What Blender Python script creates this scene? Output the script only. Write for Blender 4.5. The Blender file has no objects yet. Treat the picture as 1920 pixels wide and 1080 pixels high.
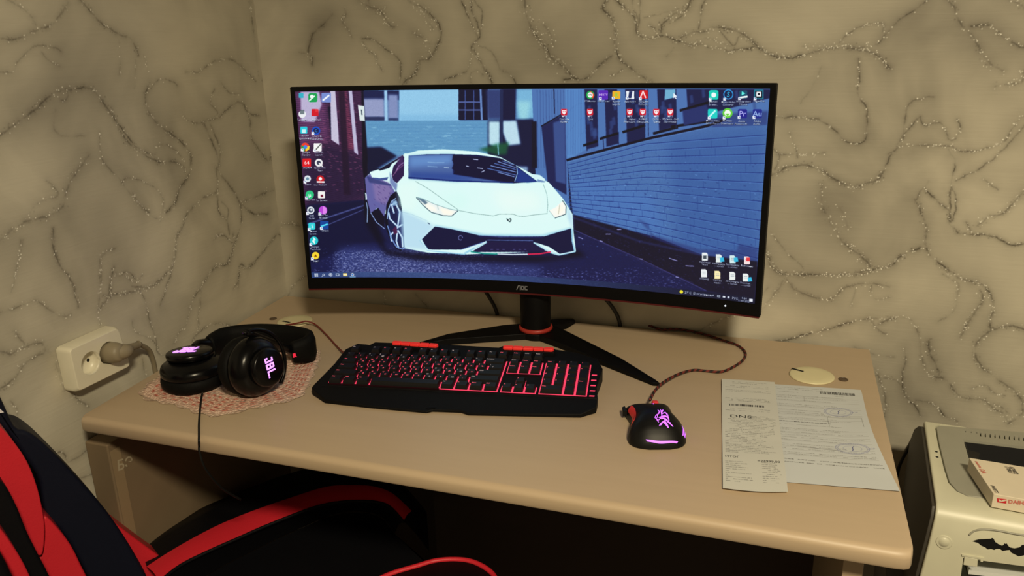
import bpy, bmesh, math, random
import numpy as np
from mathutils import Vector, Matrix
random.seed(7); rng = np.random.default_rng(5)
scn = bpy.context.scene; COL = scn.collection

# ------------------------------------------------------------------ camera
# World: metres, desk top is z = 0, back-left desk corner is the origin, back wall runs along x.
CAMP = dict(f=1498.43, loc=(1.03686, -1.43369, 0.54431), pitch=0.308343, roll=-0.024938, yaw=-0.335083)
def cam_axes():
    p, r, y = CAMP['pitch'], CAMP['roll'], CAMP['yaw']
    F = np.array([math.sin(y)*math.cos(p), math.cos(y)*math.cos(p), -math.sin(p)])
    R = np.array([math.cos(y), -math.sin(y), 0]); U = np.cross(R, F)
    c, s = math.cos(r), math.sin(r)
    return c*R+s*U, -s*R+c*U, F
CR, CU, CF = cam_axes(); CO = np.array(CAMP['loc'])
cd = bpy.data.cameras.new('camera'); cam = bpy.data.objects.new('camera', cd); COL.objects.link(cam)
cd.sensor_width = 36; cd.lens = CAMP['f']/1920*36; cd.clip_start = 0.02
cam.matrix_world = Matrix(((CR[0], CU[0], -CF[0], CO[0]), (CR[1], CU[1], -CF[1], CO[1]), (CR[2], CU[2], -CF[2], CO[2]), (0, 0, 0, 1)))
scn.camera = cam
# ------------------------------------------------------------------ light and exposure
scn.view_settings.view_transform = 'Standard'; scn.view_settings.look = 'None'
scn.view_settings.gamma = 1; scn.view_settings.exposure = 0.0
w = bpy.data.worlds.new('world'); scn.world = w; w.use_nodes = True
w.node_tree.nodes['Background'].inputs[0].default_value = (1, .8, .5, 1); w.node_tree.nodes['Background'].inputs[1].default_value = 0.004
ld = bpy.data.lights.new('ceiling_lamp_light', 'AREA'); ld.shape = 'DISK'; ld.size = 0.30; ld.energy = 64; ld.color = (1, .85, .57)
lo = bpy.data.objects.new('ceiling_lamp_light', ld); COL.objects.link(lo); lo.location = (1.58, -1.93, 1.50)

# ------------------------------------------------------------------ helpers: surveying
def ray(px):
    return CF + CR*(px[0]-960)/CAMP['f'] - CU*(px[1]-540)/CAMP['f']
def hit(px, P0, N):
    d = ray(px); N = np.array(N, float); t = ((np.array(P0, float)-CO) @ N)/(d @ N)
    return CO + d*t
def at(px, z=0.0): return hit(px, (0, 0, z), (0, 0, 1))
def to_px(P):
    d = np.asarray(P, float)-CO; w_ = d @ CF
    return np.stack([960+CAMP['f']*(d @ CR)/w_, 540-CAMP['f']*(d @ CU)/w_], -1)

# ------------------------------------------------------------------ helpers: materials
def lin(c):
    return tuple(((v/255)/12.92 if v/255 <= .04045 else ((v/255+.055)/1.055)**2.4) for v in c)
def mat(name, col, rough=.5, metal=0, var=.06, scale=30, bump=0, bscale=200, emit=None, es=1, spec=.5, coat=0):
    m = bpy.data.materials.new(name); m.use_nodes = True; nt = m.node_tree; b = nt.nodes['Principled BSDF']
    b.inputs['Roughness'].default_value = rough; b.inputs['Metallic'].default_value = metal
    b.inputs['Specular IOR Level'].default_value = spec
    if coat: b.inputs['Coat Weight'].default_value = coat
    tc = nt.nodes.new('ShaderNodeTexCoord'); n = nt.nodes.new('ShaderNodeTexNoise'); n.inputs['Scale'].default_value = scale
    nt.links.new(tc.outputs['Object'], n.inputs['Vector'])
    mx = nt.nodes.new('ShaderNodeMix'); mx.data_type = 'RGBA'
    mx.inputs[6].default_value = (*[v*(1-var) for v in col], 1); mx.inputs[7].default_value = (*[min(1, v*(1+var)) for v in col], 1)
    nt.links.new(n.outputs['Fac'], mx.inputs[0]); nt.links.new(mx.outputs[2], b.inputs['Base Color'])
    if bump:
        n2 = nt.nodes.new('ShaderNodeTexNoise'); n2.inputs['Scale'].default_value = bscale
        bp = nt.nodes.new('ShaderNodeBump'); bp.inputs['Strength'].default_value = bump; bp.inputs['Distance'].default_value = .002
        nt.links.new(tc.outputs['Object'], n2.inputs['Vector']); nt.links.new(n2.outputs['Fac'], bp.inputs['Height']); nt.links.new(bp.outputs['Normal'], b.inputs['Normal'])
    if emit is not None:
        b.inputs['Emission Color'].default_value = (*emit, 1); b.inputs['Emission Strength'].default_value = es
    return m
def new_image(name, arr, srgb=True):
    h, w_, _ = arr.shape
    im = bpy.data.images.new(name, w_, h, alpha=False, float_buffer=False)
    if not srgb: im.colorspace_settings.name = 'Non-Color'
    a = np.ones((h, w_, 4), np.float32); a[..., :3] = np.clip(arr, 0, 1)
    im.pixels.foreach_set(a.ravel()); im.update(); im.pack()
    return im
def tex_mat(name, im, rough=.6, emit=False, es=1.0):
    m = bpy.data.materials.new(name); m.use_nodes = True; nt = m.node_tree; b = nt.nodes['Principled BSDF']
    t = nt.nodes.new('ShaderNodeTexImage'); t.image = im; t.extension = 'EXTEND'
    b.inputs['Roughness'].default_value = rough
    if emit:
        b.inputs['Base Color'].default_value = (.004, .004, .005, 1)
        nt.links.new(t.outputs[0], b.inputs['Emission Color']); b.inputs['Emission Strength'].default_value = es
    else: nt.links.new(t.outputs[0], b.inputs['Base Color'])
    return m

# ------------------------------------------------------------------ helpers: objects
ORG = {}
def tag(o, label=None, cat=None, group=None, kind=None):
    if label: o['label'] = label
    if cat: o['category'] = cat
    if group: o['group'] = group
    if kind: o['kind'] = kind
    return o
def thing(name, loc, label, cat, group=None):
    o = bpy.data.objects.new(name, None); COL.objects.link(o); o.location = tuple(loc); o.empty_display_size = .03
    ORG[o] = np.array(loc, float)
    return tag(o, label, cat, group)
def obj(name, V, F, m, parent=None, smooth=False, bevel=0, seg=2, uv=None, mi=None, solid=0, label=None, auto=None):
    V = np.array(V, float).reshape(-1, 3)
    c = ORG[parent] if parent is not None else (V.min(0)+V.max(0))/2*np.array([1, 1, 0])+np.array([0, 0, V[:, 2].min()])
    org = (V.min(0)+V.max(0))/2 if parent is not None else c
    me = bpy.data.meshes.new(name); me.from_pydata((V-org).tolist(), [], [tuple(int(i) for i in f) for f in F])
    for mm in (m if isinstance(m, (list, tuple)) else [m]): me.materials.append(mm)
    if mi is not None: me.polygons.foreach_set('material_index', list(mi))
    if uv is not None:
        l = me.uv_layers.new(name='UVMap')
        for lp in me.loops: l.data[lp.index].uv = uv[lp.vertex_index]
    bm = bmesh.new(); bm.from_mesh(me)
    if uv is None: bmesh.ops.recalc_face_normals(bm, faces=bm.faces)
    bm.to_mesh(me); bm.free()
    if smooth: me.polygons.foreach_set('use_smooth', [True]*len(me.polygons))
    me.update()
    o = bpy.data.objects.new(name, me); COL.objects.link(o); ORG[o] = org
    if parent is not None: o.parent = parent; o.location = tuple(org-ORG[parent])
    else: o.location = tuple(org)
    if solid:
        s = o.modifiers.new('solid', 'SOLIDIFY'); s.thickness = solid; s.offset = -1
    if bevel:
        b = o.modifiers.new('bevel', 'BEVEL'); b.width = bevel; b.segments = seg; b.limit_method = 'ANGLE'; b.angle_limit = math.radians(35)
        if not smooth:
            me.polygons.foreach_set('use_smooth', [True]*len(me.polygons)); b.harden_normals = True
    if label: o['label'] = label
    return o
def prism(poly, z0, z1):
    """poly: 2D points; z0/z1 numbers or functions of (x, y)."""
    n = len(poly); f0 = z0 if callable(z0) else (lambda x, y: z0); f1 = z1 if callable(z1) else (lambda x, y: z1)
    V = [(x, y, f0(x, y)) for x, y in poly]+[(x, y, f1(x, y)) for x, y in poly]
    F = [tuple(range(n))[::-1], tuple(range(n, 2*n))]+[(i, (i+1) % n, n+(i+1) % n, n+i) for i in range(n)]
    return V, F
def slab(outline, off):
    """outline: 3D points (planar), off: 3D offset vector -> solid."""
    n = len(outline); A = np.array(outline, float); B = A+np.array(off, float)
    V = np.vstack([A, B]); F = [tuple(range(n))[::-1], tuple(range(n, 2*n))]+[(i, (i+1) % n, n+(i+1) % n, n+i) for i in range(n)]
    return V, F
def box(x0, x1, y0, y1, z0, z1): return prism([(x0, y0), (x1, y0), (x1, y1), (x0, y1)], z0, z1)
def frame(axis, up=(0, 0, 1)):
    a = np.array(axis, float); a /= np.linalg.norm(a); u = np.array(up, float)
    if abs(a @ u) > .98: u = np.array([0, 1., 0])
    x = np.cross(u, a); x /= np.linalg.norm(x); y = np.cross(a, x)
    return x, y, a
def lathe(profile, c, axis=(0, 0, 1), n=48, up=(0, 0, 1), sx=1, sy=1):
    x, y, a = frame(axis, up); c = np.array(c, float); V = []; F = []
    for r, h in profile:
        for k in range(n):
            t = 2*math.pi*k/n; V.append(c+a*h+x*(r*math.cos(t)*sx)+y*(r*math.sin(t)*sy))
    m = len(profile)
    for i in range(m-1):
        for k in range(n): F.append((i*n+k, i*n+(k+1) % n, (i+1)*n+(k+1) % n, (i+1)*n+k))
    F.append(tuple(range(n))[::-1]); F.append(tuple((m-1)*n+k for k in range(n)))
    return V, F
def catmull(P, k=6, closed=False):
    P = [np.array(p, float) for p in P]; n = len(P); out = []
    rngi = range(n if closed else n-1)
    for i in rngi:
        if closed: a, b, c, d = P[(i-1) % n], P[i], P[(i+1) % n], P[(i+2) % n]
        else: a, b, c, d = P[max(i-1, 0)], P[i], P[i+1], P[min(i+2, n-1)]
        for j in range(k):
            t = j/k; out.append(.5*((2*b)+(-a+c)*t+(2*a-5*b+4*c-d)*t*t+(-a+3*b-3*c+d)*t**3))
    if not closed: out.append(P[-1])
    return np.array(out)
def tube(P, r, n=10, k=6, twist=False):
    C = catmull(P, k); rr = r if hasattr(r, '__len__') else [r]*len(C)
    if len(rr) != len(C): rr = np.interp(np.linspace(0, 1, len(C)), np.linspace(0, 1, len(rr)), rr)
    V = []; F = []; up = np.array([0, 0, 1.]); T = np.gradient(C, axis=0)
    T /= np.linalg.norm(T, axis=1)[:, None]+1e-12
    x = np.cross(T[0], up);
    if np.linalg.norm(x) < 1e-3: x = np.cross(T[0], [1, 0, 0])
    for i, p in enumerate(C):
        x = x-T[i]*(x @ T[i]); x /= np.linalg.norm(x); y = np.cross(T[i], x)
        for j in range(n):
            a = 2*math.pi*j/n; V.append(p+rr[i]*(math.cos(a)*x+math.sin(a)*y))
    L = len(C)
    for i in range(L-1):
        for j in range(n): F.append((i*n+j, i*n+(j+1) % n, (i+1)*n+(j+1) % n, (i+1)*n+j))
    F.append(tuple(range(n))[::-1]); F.append(tuple((L-1)*n+j for j in range(n)))
    return V, F
def grid(fn, nu, nv, uvs=False):
    V = []; UV = []; F = []
    for j in range(nv+1):
        for i in range(nu+1): V.append(fn(i/nu, j/nv)); UV.append((i/nu, j/nv))
    for j in range(nv):
        for i in range(nu):
            a = j*(nu+1)+i; F.append((a, a+1, a+nu+2, a+nu+1))
    return (V, F, UV) if uvs else (V, F)
def join(parts):
    V = []; F = []; o = 0
    for v, f in parts:
        v = [tuple(p) for p in v]; V += v; F += [tuple(i+o for i in g) for g in f]; o += len(v)
    return V, F
def text_tris(s, size=1.0, bold=0.0, align='LEFT'):
    c = bpy.data.curves.new('t', 'FONT'); c.body = s; c.size = size; c.align_x = align; c.offset = bold; c.resolution_u = 2
    o = bpy.data.objects.new('t', c); me = o.to_mesh(); me.calc_loop_triangles()
    V = np.array([v.co[:2] for v in me.vertices]).reshape(-1, 2); T = np.array([t.vertices[:] for t in me.loop_triangles], int).reshape(-1, 3)
    o.to_mesh_clear(); bpy.data.objects.remove(o); bpy.data.curves.remove(c)
    return V, T
def text_on(name, s, P, ux, uy, size, m, parent, bold=0, align='CENTER', thick=.0003):
    V, T = text_tris(s, size, bold, align); ux = np.array(ux, float); uy = np.array(uy, float); n = np.cross(ux, uy)
    W = np.array(P)+V[:, :1]*ux+V[:, 1:]*uy+n*thick
    return obj(name, W, T, m, parent)
def cut(o, V, F):
    """carve a hole into a finished part"""
    me = bpy.data.meshes.new('c'); me.from_pydata((np.array(V)).tolist(), [], [tuple(f) for f in F])
    bm = bmesh.new(); bm.from_mesh(me); bmesh.ops.recalc_face_normals(bm, faces=bm.faces); bm.to_mesh(me); bm.free()
    c = bpy.data.objects.new('c', me); COL.objects.link(c)
    b = o.modifiers.new('cut', 'BOOLEAN'); b.object = c; b.operation = 'DIFFERENCE'; b.solver = 'EXACT'
    bpy.context.view_layer.update()
    new = bpy.data.meshes.new_from_object(o.evaluated_get(bpy.context.evaluated_depsgraph_get()))
    o.modifiers.clear(); o.data = new; bpy.data.objects.remove(c)

# ------------------------------------------------------------------ helpers: painting small pictures in code
class Canvas:
    def __init__(s, w_, h, bg): s.w, s.h = w_, h; s.a = np.ones((h, w_, 3), np.float32)*np.array(bg, np.float32)/255
    def mask(s, P):
        P = np.array(P, float); x0 = max(int(P[:, 0].min()), 0); x1 = min(int(P[:, 0].max())+2, s.w); y0 = max(int(P[:, 1].min()), 0); y1 = min(int(P[:, 1].max())+2, s.h)
        if x1 <= x0 or y1 <= y0: return None
        X = np.arange(x0, x1)+.5; m = np.zeros((y1-y0, x1-x0), bool); Q = np.roll(P, -1, 0)
        for r in range(y1-y0):
            y = y0+r+.5; c = (P[:, 1] > y) != (Q[:, 1] > y)
            if not c.any(): continue
            xs = P[c, 0]+(y-P[c, 1])/(Q[c, 1]-P[c, 1])*(Q[c, 0]-P[c, 0])
            m[r] = (np.searchsorted(np.sort(xs), X) % 2) == 1
        return x0, x1, y0, y1, m
    def fill(s, P, col, al=1.0, soft=0, noise=0, grad=None):
        r = s.mask(P)
        if r is None: return
        x0, x1, y0, y1, m = r; M = m.astype(np.float32)*al
        if soft:
            k = int(soft); X0, X1, Y0, Y1 = max(x0-2*k, 0), min(x1+2*k, s.w), max(y0-2*k, 0), min(y1+2*k, s.h)
            B = np.zeros((Y1-Y0, X1-X0), np.float32); B[y0-Y0:y1-Y0, x0-X0:x1-X0] = M
            for _ in range(2):
                for ax in (0, 1):
                    c = np.cumsum(np.pad(B, [(k+1, k) if a == ax else (0, 0) for a in (0, 1)]), axis=ax)
                    B = (c[2*k+1:] - c[:-2*k-1])/(2*k+1) if ax == 0 else (c[:, 2*k+1:] - c[:, :-2*k-1])/(2*k+1)
            M = B; x0, x1, y0, y1 = X0, X1, Y0, Y1
        c = np.ones((y1-y0, x1-x0, 3), np.float32)*np.array(col, np.float32)/255
        if grad is not None:      # grad = (colour at low end, axis)
            t = np.linspace(0, 1, c.shape[grad[1]]); t = t[:, None, None] if grad[1] == 0 else t[None, :, None]
            c = c*t+np.array(grad[0], np.float32)/255*(1-t)
        if noise: c = c*(1+noise*rng.standard_normal((y1-y0, x1-x0, 1)).astype(np.float32))
        s.a[y0:y1, x0:x1] = s.a[y0:y1, x0:x1]*(1-M[..., None])+c*M[..., None]
    def line(s, P, w_, col, al=1.0, soft=0):
        P = np.array(P, float)
        for a, b in zip(P[:-1], P[1:]):
            d = b-a; L = np.linalg.norm(d)
            if L < 1e-6: continue
            d /= L; n = np.array([-d[1], d[0]])*w_/2; e = d*w_*.3
            s.fill([a-e+n, b+e+n, b+e-n, a-e-n], col, al, soft)
    def text(s, t, x, y, size, col, align='LEFT', al=1.0, bold=0, sx=1):
        V, T = text_tris(t, size, bold, align)
        for tr in T:
            P = V[tr]*[sx, 1]+[x, y]; s.fill(P, col, al)
    def blur(s, k=1):
        for _ in range(k):
            p = np.pad(s.a, [(1, 1), (1, 1), (0, 0)], 'edge'); s.a = (p[:-2, 1:-1]+p[2:, 1:-1]+p[1:-1, :-2]+p[1:-1, 2:]+2*s.a)/6

# ================================================================== THE ROOM
WB = 0.012     # back wall plane y
DZ = -0.75     # floor
def T(ox, oy, k, L): return [(w_, s_, g, [(ox+x*k, oy+y*k) for x, y in P]) for w_, s_, g, P in L]
# veins of the wallpaper: (width px, darkness, glitter, points)
LEFT = T(0, 0, .5185, [
 (5, .7, .3, [(0,140),(60,140),(120,115),(180,95),(215,60),(245,10)]), (6, .5, .2, [(30,0),(80,30),(115,65),(130,95)]),
 (7, .9, .3, [(290,0),(320,35),(365,85),(420,120),(470,140),(490,170),(500,200)]), (3, .6, .3, [(0,262),(45,260),(60,230),(95,190),(135,165),(190,170),(220,185)]),
 (2, .5, .3, [(150,190),(175,220),(215,240)]), (8, .8, .4, [(0,490),(40,460),(90,425),(150,375),(200,335),(260,325),(320,318),(350,340),(385,390),(410,430),(430,470),(470,520),(520,560),(580,590)]),
 (6, .9, .5, [(400,390),(420,440),(450,480),(500,540),(560,560)]), (3, .6, .5, [(205,345),(225,365),(245,350),(240,330)]), (4, .35, .1, [(200,400),(195,470),(240,495),(320,490)]),
 (6, .8, .5, [(540,300),(525,350),(530,390),(560,440),(610,480),(650,510),(685,550),(690,590),(680,640),(650,680),(635,730),(600,770)]), (5, .7, .8, [(580,590),(620,585),(660,600),(670,630)]),
 (3, .6, .6, [(560,530),(600,525),(640,550),(670,590)]), (3, .6, .4, [(545,320),(570,290),(610,290),(640,310)]), (3, .3, .3, [(430,150),(435,210),(430,270)]), (2, .3, .4, [(490,220),(485,320)]), (2, .3, .5, [(520,200),(535,260)]),
 (4, .6, .5, [(670,262),(720,260),(770,225),(830,215),(870,240),(905,275),(925,295)]), (8, .6, .2, [(905,0),(915,100),(930,180),(940,280)]), (4, .5, .5, [(1005,180),(1010,260),(1005,320),(985,380),(955,410)]),
 (3, .5, .4, [(775,325),(760,370),(785,410),(740,440),(700,445),(660,420)]), (3, .5, .3, [(800,300),(830,335),(870,340)]), (5, .7, .4, [(740,440),(790,425),(830,390),(870,370),(900,410),(940,420)]),
 (4, .8, .2, [(735,445),(760,500),(785,560),(790,600),(780,610)]), (3, .7, .2, [(760,450),(785,510),(797,560),(790,600)]), (7, .7, .4, [(885,390),(905,440),(910,500),(950,560),(1000,620),(1020,660),(1000,680),(920,715),(870,735)]),
 (4, .9, .2, [(780,610),(820,660),(850,700),(870,735),(910,770),(970,775)]), (4, .7, .6, [(780,615),(785,690),(730,720),(680,770),(660,820),(640,860),(630,920),(615,1000),(600,1040)]),
 (3, .7, .4, [(785,690),(790,760),(820,800),(830,850)]), (2, .6, .2, [(800,730),(825,760),(820,800)]), (4, .7, .7, [(870,740),(872,800),(860,850),(845,890),(830,950),(780,965),(740,1010),(720,1060)]),
 (3, .6, .7, [(770,870),(800,850),(840,880),(845,890)]), (5, .8, .4, [(1060,820),(1010,840),(960,900),(900,970),(870,960),(860,1040)]), (3, .5, .5, [(360,480),(365,570),(395,610),(440,660),(500,740),(560,790),(590,790)]),
 (3, .6, .5, [(440,665),(460,645),(510,655),(570,690),(590,730),(580,800)]), (4, .7, .8, [(480,700),(510,750),(540,770)]), (9, .6, .5, [(320,565),(270,630),(240,690),(230,740),(180,780),(100,800),(50,830),(0,870)]),
 (4, .5, .3, [(100,800),(130,740),(210,705),(170,655)]), (4, .7, .2, [(190,830),(195,900),(220,970),(260,1020),(275,1080)]), (3, .4, .5, [(75,870),(65,950),(40,1060)]), (4, .6, .6, [(410,900),(365,930),(360,1070)]),
 (3, .7, .5, [(400,1080),(405,980),(430,1000),(460,985),(500,1020)]), (4, .7, .5, [(370,1070),(450,1060),(540,1040),(600,990),(630,940)])])
LEFT += T(0, 440, .3333, [
 (3, .8, .3, [(290,0),(300,90),(340,190),(390,240),(415,310),(435,370),(440,410)]), (3, .4, .5, [(130,30),(100,150),(70,300)]), (5, .6, .3, [(0,440),(70,420),(140,390),(200,375),(260,410),(340,460),(400,450)]),
 (3, .5, .8, [(560,140),(570,250),(560,350),(550,440),(565,510)]), (3, .5, .2, [(560,140),(600,100),(650,80)]), (4, .7, .9, [(640,180),(625,240),(610,330),(590,380),(560,420)]), (3, .7, .4, [(640,235),(690,225),(720,200)]),
 (3, .7, .6, [(700,230),(760,270),(800,230)]), (3, .6, .9, [(990,0),(985,120),(950,250),(900,400)]), (4, .7, .5, [(740,290),(830,300),(900,260),(960,190)]), (3, .6, .3, [(640,340),(700,340),(760,310),(830,300)]),
 (3, .6, .4, [(780,310),(815,370),(830,440),(850,510),(875,590),(885,660),(940,690)]), (3, .6, .3, [(745,490),(760,550),(830,580),(870,610),(890,640)]),
 (4, .8, .9, [(1310,0),(1310,80),(1270,170),(1210,185),(1160,250),(1120,310),(1080,370),(1060,460),(1040,520),(1000,560),(980,610)]), (3, .6, .4, [(1130,320),(1125,400),(1115,470),(1120,550)]),
 (3, .6, .5, [(1440,140),(1380,190),(1350,180),(1340,260),(1310,310)]), (4, .6, .4, [(1080,600),(1120,550),(1180,510),(1250,500),(1310,525)]), (7, .6, .6, [(0,660),(60,670),(130,640),(200,610),(240,620),(250,660),(190,690),(130,740),(70,820),(0,870)]),
 (4, .6, .9, [(80,540),(120,590),(135,620)]), (7, .4, .3, [(240,650),(300,690),(330,780),(360,880)]), (4, .6, .7, [(400,890),(450,940),(500,970)]), (3, .5, .5, [(800,700),(810,760),(820,800)])])
LEFT += T(0, 720, .3333, [(3, .7, .3, [(300,390),(350,390),(385,440),(440,410),(500,370),(560,360)]), (3, .7, .3, [(450,535),(520,510),(555,490),(560,460)]), (4, .7, .6, [(560,690),(600,650),(640,640)]),
 (3, .5, .6, [(60,100),(95,150),(90,230)]), (3, .6, .4, [(300,700),(400,760),(520,820),(700,900)]), (4, .6, .5, [(100,300),(60,450),(80,700),(20,900)])])
BACK = T(560, 0, .25, [
 (8, .8, .3, [(520,0),(540,60),(600,80)]), (9, .55, 1, [(450,0),(500,40),(600,80),(640,120),(680,190),(720,200)]), (5, .5, 1, [(600,100),(650,60)]),
 (10, .5, 1, [(820,0),(880,40),(930,60),(980,120),(1030,160)]), (5, .9, .7, [(980,100),(1030,160),(1060,220),(1065,280),(1040,340),(1010,400),(970,440),(910,460),(880,540),(820,590),(790,620)]),
 (8, .5, 1, [(900,60),(960,150),(1000,210)]), (8, .4, .9, [(850,240),(920,280),(980,340),(970,400)]), (4, .5, .5, [(340,60),(350,110),(330,160),(370,230),(400,280)]),
 (3, .8, .4, [(480,290),(560,300),(620,350),(700,400),(755,460),(765,540),(755,620)]), (4, .45, .7, [(480,320),(510,370),(570,420),(590,480),(630,530)]), (6, .8, .0, [(250,110),(190,180),(120,240),(90,300),(70,390)]),
 (6, .7, .4, [(20,400),(90,420),(100,490)]), (3, .9, .5, [(1220,0),(1240,70),(1280,140),(1310,220),(1340,280),(1300,350),(1290,400),(1270,520),(1200,560),(1090,600)]),
 (3, .9, .5, [(1290,0),(1300,90),(1340,180),(1360,260),(1330,320)]), (2, .7, .1, [(1310,0),(1340,40),(1375,90),(1370,200),(1360,260)]), (5, .9, .7, [(1300,360),(1350,450),(1400,530),(1430,570),(1450,630)]),
 (3, .8, .3, [(1290,620),(1290,560),(1340,530),(1380,560)]), (2, .5, .1, [(1340,340),(1440,390),(1490,470),(1510,520)]), (3, .9, .3, [(1530,535),(1590,570),(1630,630)]),
 (14, .6, 1, [(1690,0),(1700,100),(1750,220),(1800,290),(1850,360),(1890,430),(1920,460)])])
BACK += T(1000, 0, .25, [
 (9, .85, 1, [(0,230),(40,300),(100,370),(130,430),(200,480),(250,530),(300,590)]), (14, .35, 1, [(60,180),(120,240),(150,350)]), (5, .9, .4, [(230,600),(300,590),(370,600),(440,560),(480,510),(520,470),(590,420)]),
 (5, .95, .8, [(550,0),(520,60),(570,120),(600,180),(615,290),(620,370),(650,450),(700,490),(770,550),(830,590),(890,615)]), (5, .6, .6, [(600,300),(640,420),(680,480)]),
 (4, .95, .7, [(620,0),(670,50),(740,110),(770,180),(775,240),(820,280),(880,290),(940,275),(1010,280),(1060,300),(1120,320),(1180,345),(1260,330),(1340,370),(1400,360),(1460,390),(1520,375),(1600,365),(1660,350)]),
 (7, .5, 1, [(1060,300),(1120,320),(1180,345),(1260,330)]), (2, .7, .1, [(745,0),(745,70),(780,150),(790,200)]), (2, .7, .1, [(795,0),(795,100),(790,180)]), (2, .5, .1, [(830,135),(920,120),(1040,85),(1080,70)]),
 (7, .8, .9, [(1180,0),(1140,70),(1050,110),(1010,150),(960,190),(955,240)]), (5, .6, .7, [(1050,160),(1110,120),(1150,80)]), (3, .8, .2, [(1290,0),(1260,80),(1250,150),(1235,220)]),
 (6, .9, .7, [(1100,290),(1150,260),(1230,235),(1300,235),(1340,205),(1420,215),(1490,225),(1560,255),(1600,280),(1660,330),(1720,380),(1790,410),(1860,430),(1920,440)]),
 (4, .6, .9, [(1290,285),(1360,300),(1430,330),(1500,355)]), (2, .6, 0, [(1400,240),(1450,300),(1500,345),(1540,280)]), (2, .5, 0, [(1000,430),(1050,360)]), (3, .6, .6, [(870,190),(910,220),(920,260)]), (4, .5, .9, [(580,570),(620,560),(665,525)])])
BACK += T(1380, 0, .5, [
 (5, 1, .9, [(60,170),(90,185),(140,210),(200,218),(260,205),(330,185),(400,180),(470,190),(530,210),(575,260)]), (7, .6, 1, [(250,175),(330,180),(400,175),(470,180),(530,165),(560,130)]),
 (3, 1, .3, [(530,165),(560,130),(600,85),(650,50),(700,15),(720,0)]), (3, .6, .9, [(385,160),(430,120),(490,95),(545,90),(550,120)]), (3, .9, .3, [(460,220),(460,300),(458,360),(490,410),(490,470),(485,520),(455,540),(400,525),(360,480),(310,450)]),
 (4, .7, .8, [(310,450),(230,440),(150,440)]), (2, .3, .1, [(320,250),(290,320),(240,390)]), (5, .7, .6, [(790,0),(820,30),(830,80),(870,120),(890,150)]), (5, .9, .8, [(880,100),(940,95),(990,130),(1040,165),(1080,180)]),
 (8, .7, 1, [(900,150),(920,200),(950,240),(1000,265)]), (7, .7, 1, [(970,325),(1020,315),(1070,310),(1080,260)]), (4, .6, .7, [(150,580),(230,580),(330,575)]), (3, .6, .6, [(200,500),(225,560),(230,590)]),
 (7, .8, .9, [(130,660),(190,630),(260,620),(320,640),(360,670),(440,700),(520,680),(555,640)]), (3, .9, .4, [(520,680),(555,640),(570,600),(600,550),(640,490),(690,435)]), (3, .7, .3, [(570,580),(620,540),(640,400),(700,370),(740,365)]),
 (3, .8, .7, [(690,440),(700,470),(770,465),(800,525),(840,490),(830,450)]), (3, .8, .9, [(600,550),(680,545),(790,550),(860,570),(940,555),(1000,530),(1060,450),(1080,435)]), (3, .8, .3, [(820,680),(900,640),(970,590),(1030,530),(1080,470)]),
 (2, .9, .1, [(795,560),(820,610),(805,680),(800,750),(805,820)]), (2, .8, .1, [(810,700),(825,750),(810,830)]), (10, .7, 1, [(320,690),(325,780),(370,860),(410,920),(470,960),(500,1000)]), (10, .3, 1, [(390,780),(420,850)]),
 (6, .9, .9, [(110,930),(140,1010),(200,1030),(300,1030),(400,1030),(490,1015),(570,1000),(620,960),(690,930)]), (3, .5, .4, [(130,870),(180,940),(240,990),(250,1020)]), (6, .9, .3, [(670,750),(690,790),(710,850),(710,920),(730,960),(790,1010),(860,1050),(930,1070)]),
 (3, .7, .2, [(670,750),(700,710),(720,680)]), (4, .9, .3, [(710,715),(760,760),(795,790),(800,840),(840,875),(900,880),(970,890),(1030,920),(1080,915)]), (7, .7, .9, [(905,850),(940,820),(1000,800),(1040,760),(1080,715)]),
 (3, .7, .3, [(860,835),(880,870)]), (2, .5, .3, [(925,670),(980,715)]), (6, .5, .9, [(1020,0),(1060,15),(1080,40)]), (3, .8, .4, [(140,560),(160,590),(145,640)])])
BACK += T(1400, 500, .2963, [
 (5, .6, .9, [(170,0),(230,50),(300,50),(450,50),(600,60),(720,50),(800,30),(900,0)]), (5, .6, .5, [(250,80),(300,140),(380,180),(500,210),(560,190),(610,140),(700,110),(800,110),(900,130)]), (3, .5, .6, [(790,120),(790,180),(840,210),(900,190)]),
 (6, .4, .2, [(90,280),(140,220),(200,140),(230,90)]), (2, .3, .1, [(700,110),(670,200),(665,250)]), (5, .9, .8, [(180,470),(250,470),(350,435),(450,415),(540,390),(650,355),(780,330)]),
 (5, .6, .5, [(780,330),(900,330),(990,320),(1060,370),(1090,450),(1100,560),(1130,640)]), (4, .7, .7, [(780,340),(830,400),(880,425)]), (5, .7, .7, [(820,390),(860,350),(940,330)]),
 (5, .9, .7, [(1220,0),(1290,40),(1370,85),(1460,100),(1530,160),(1560,250),(1540,350),(1550,400)]), (4, .5, .3, [(1240,50),(1330,110),(1330,200),(1300,290),(1210,350)]), (5, .7, .8, [(1480,150),(1490,220),(1440,290),(1390,370),(1350,450)]),
 (8, .7, .6, [(1755,400),(1660,380),(1560,400),(1500,430),(1450,490),(1450,580),(1510,660),(1600,720),(1680,780),(1740,850),(1740,930),(1650,1000)]), (9, .9, .3, [(1150,470),(1160,560),(1200,620),(1210,690)]),
 (7, .7, .9, [(1120,640),(1190,700),(1260,720),(1340,820),(1440,840),(1500,850),(1560,900),(1620,930),(1650,980)]), (4, .6, .6, [(1430,770),(1510,750),(1560,800),(1630,820)]),
 (3, .9, .4, [(1000,520),(1005,610),(985,680),(990,780),(1020,840),(1070,890),(1100,950)]), (4, .9, .8, [(1070,850),(1150,860),(1200,890),(1260,950),(1330,980)]), (3, .5, .1, [(680,510),(740,530),(820,560),(930,575)]),
 (5, .5, .4, [(830,700),(920,710),(960,740),(990,770)]), (8, .6, 1, [(1560,870),(1620,900),(1680,960)])])
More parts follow.
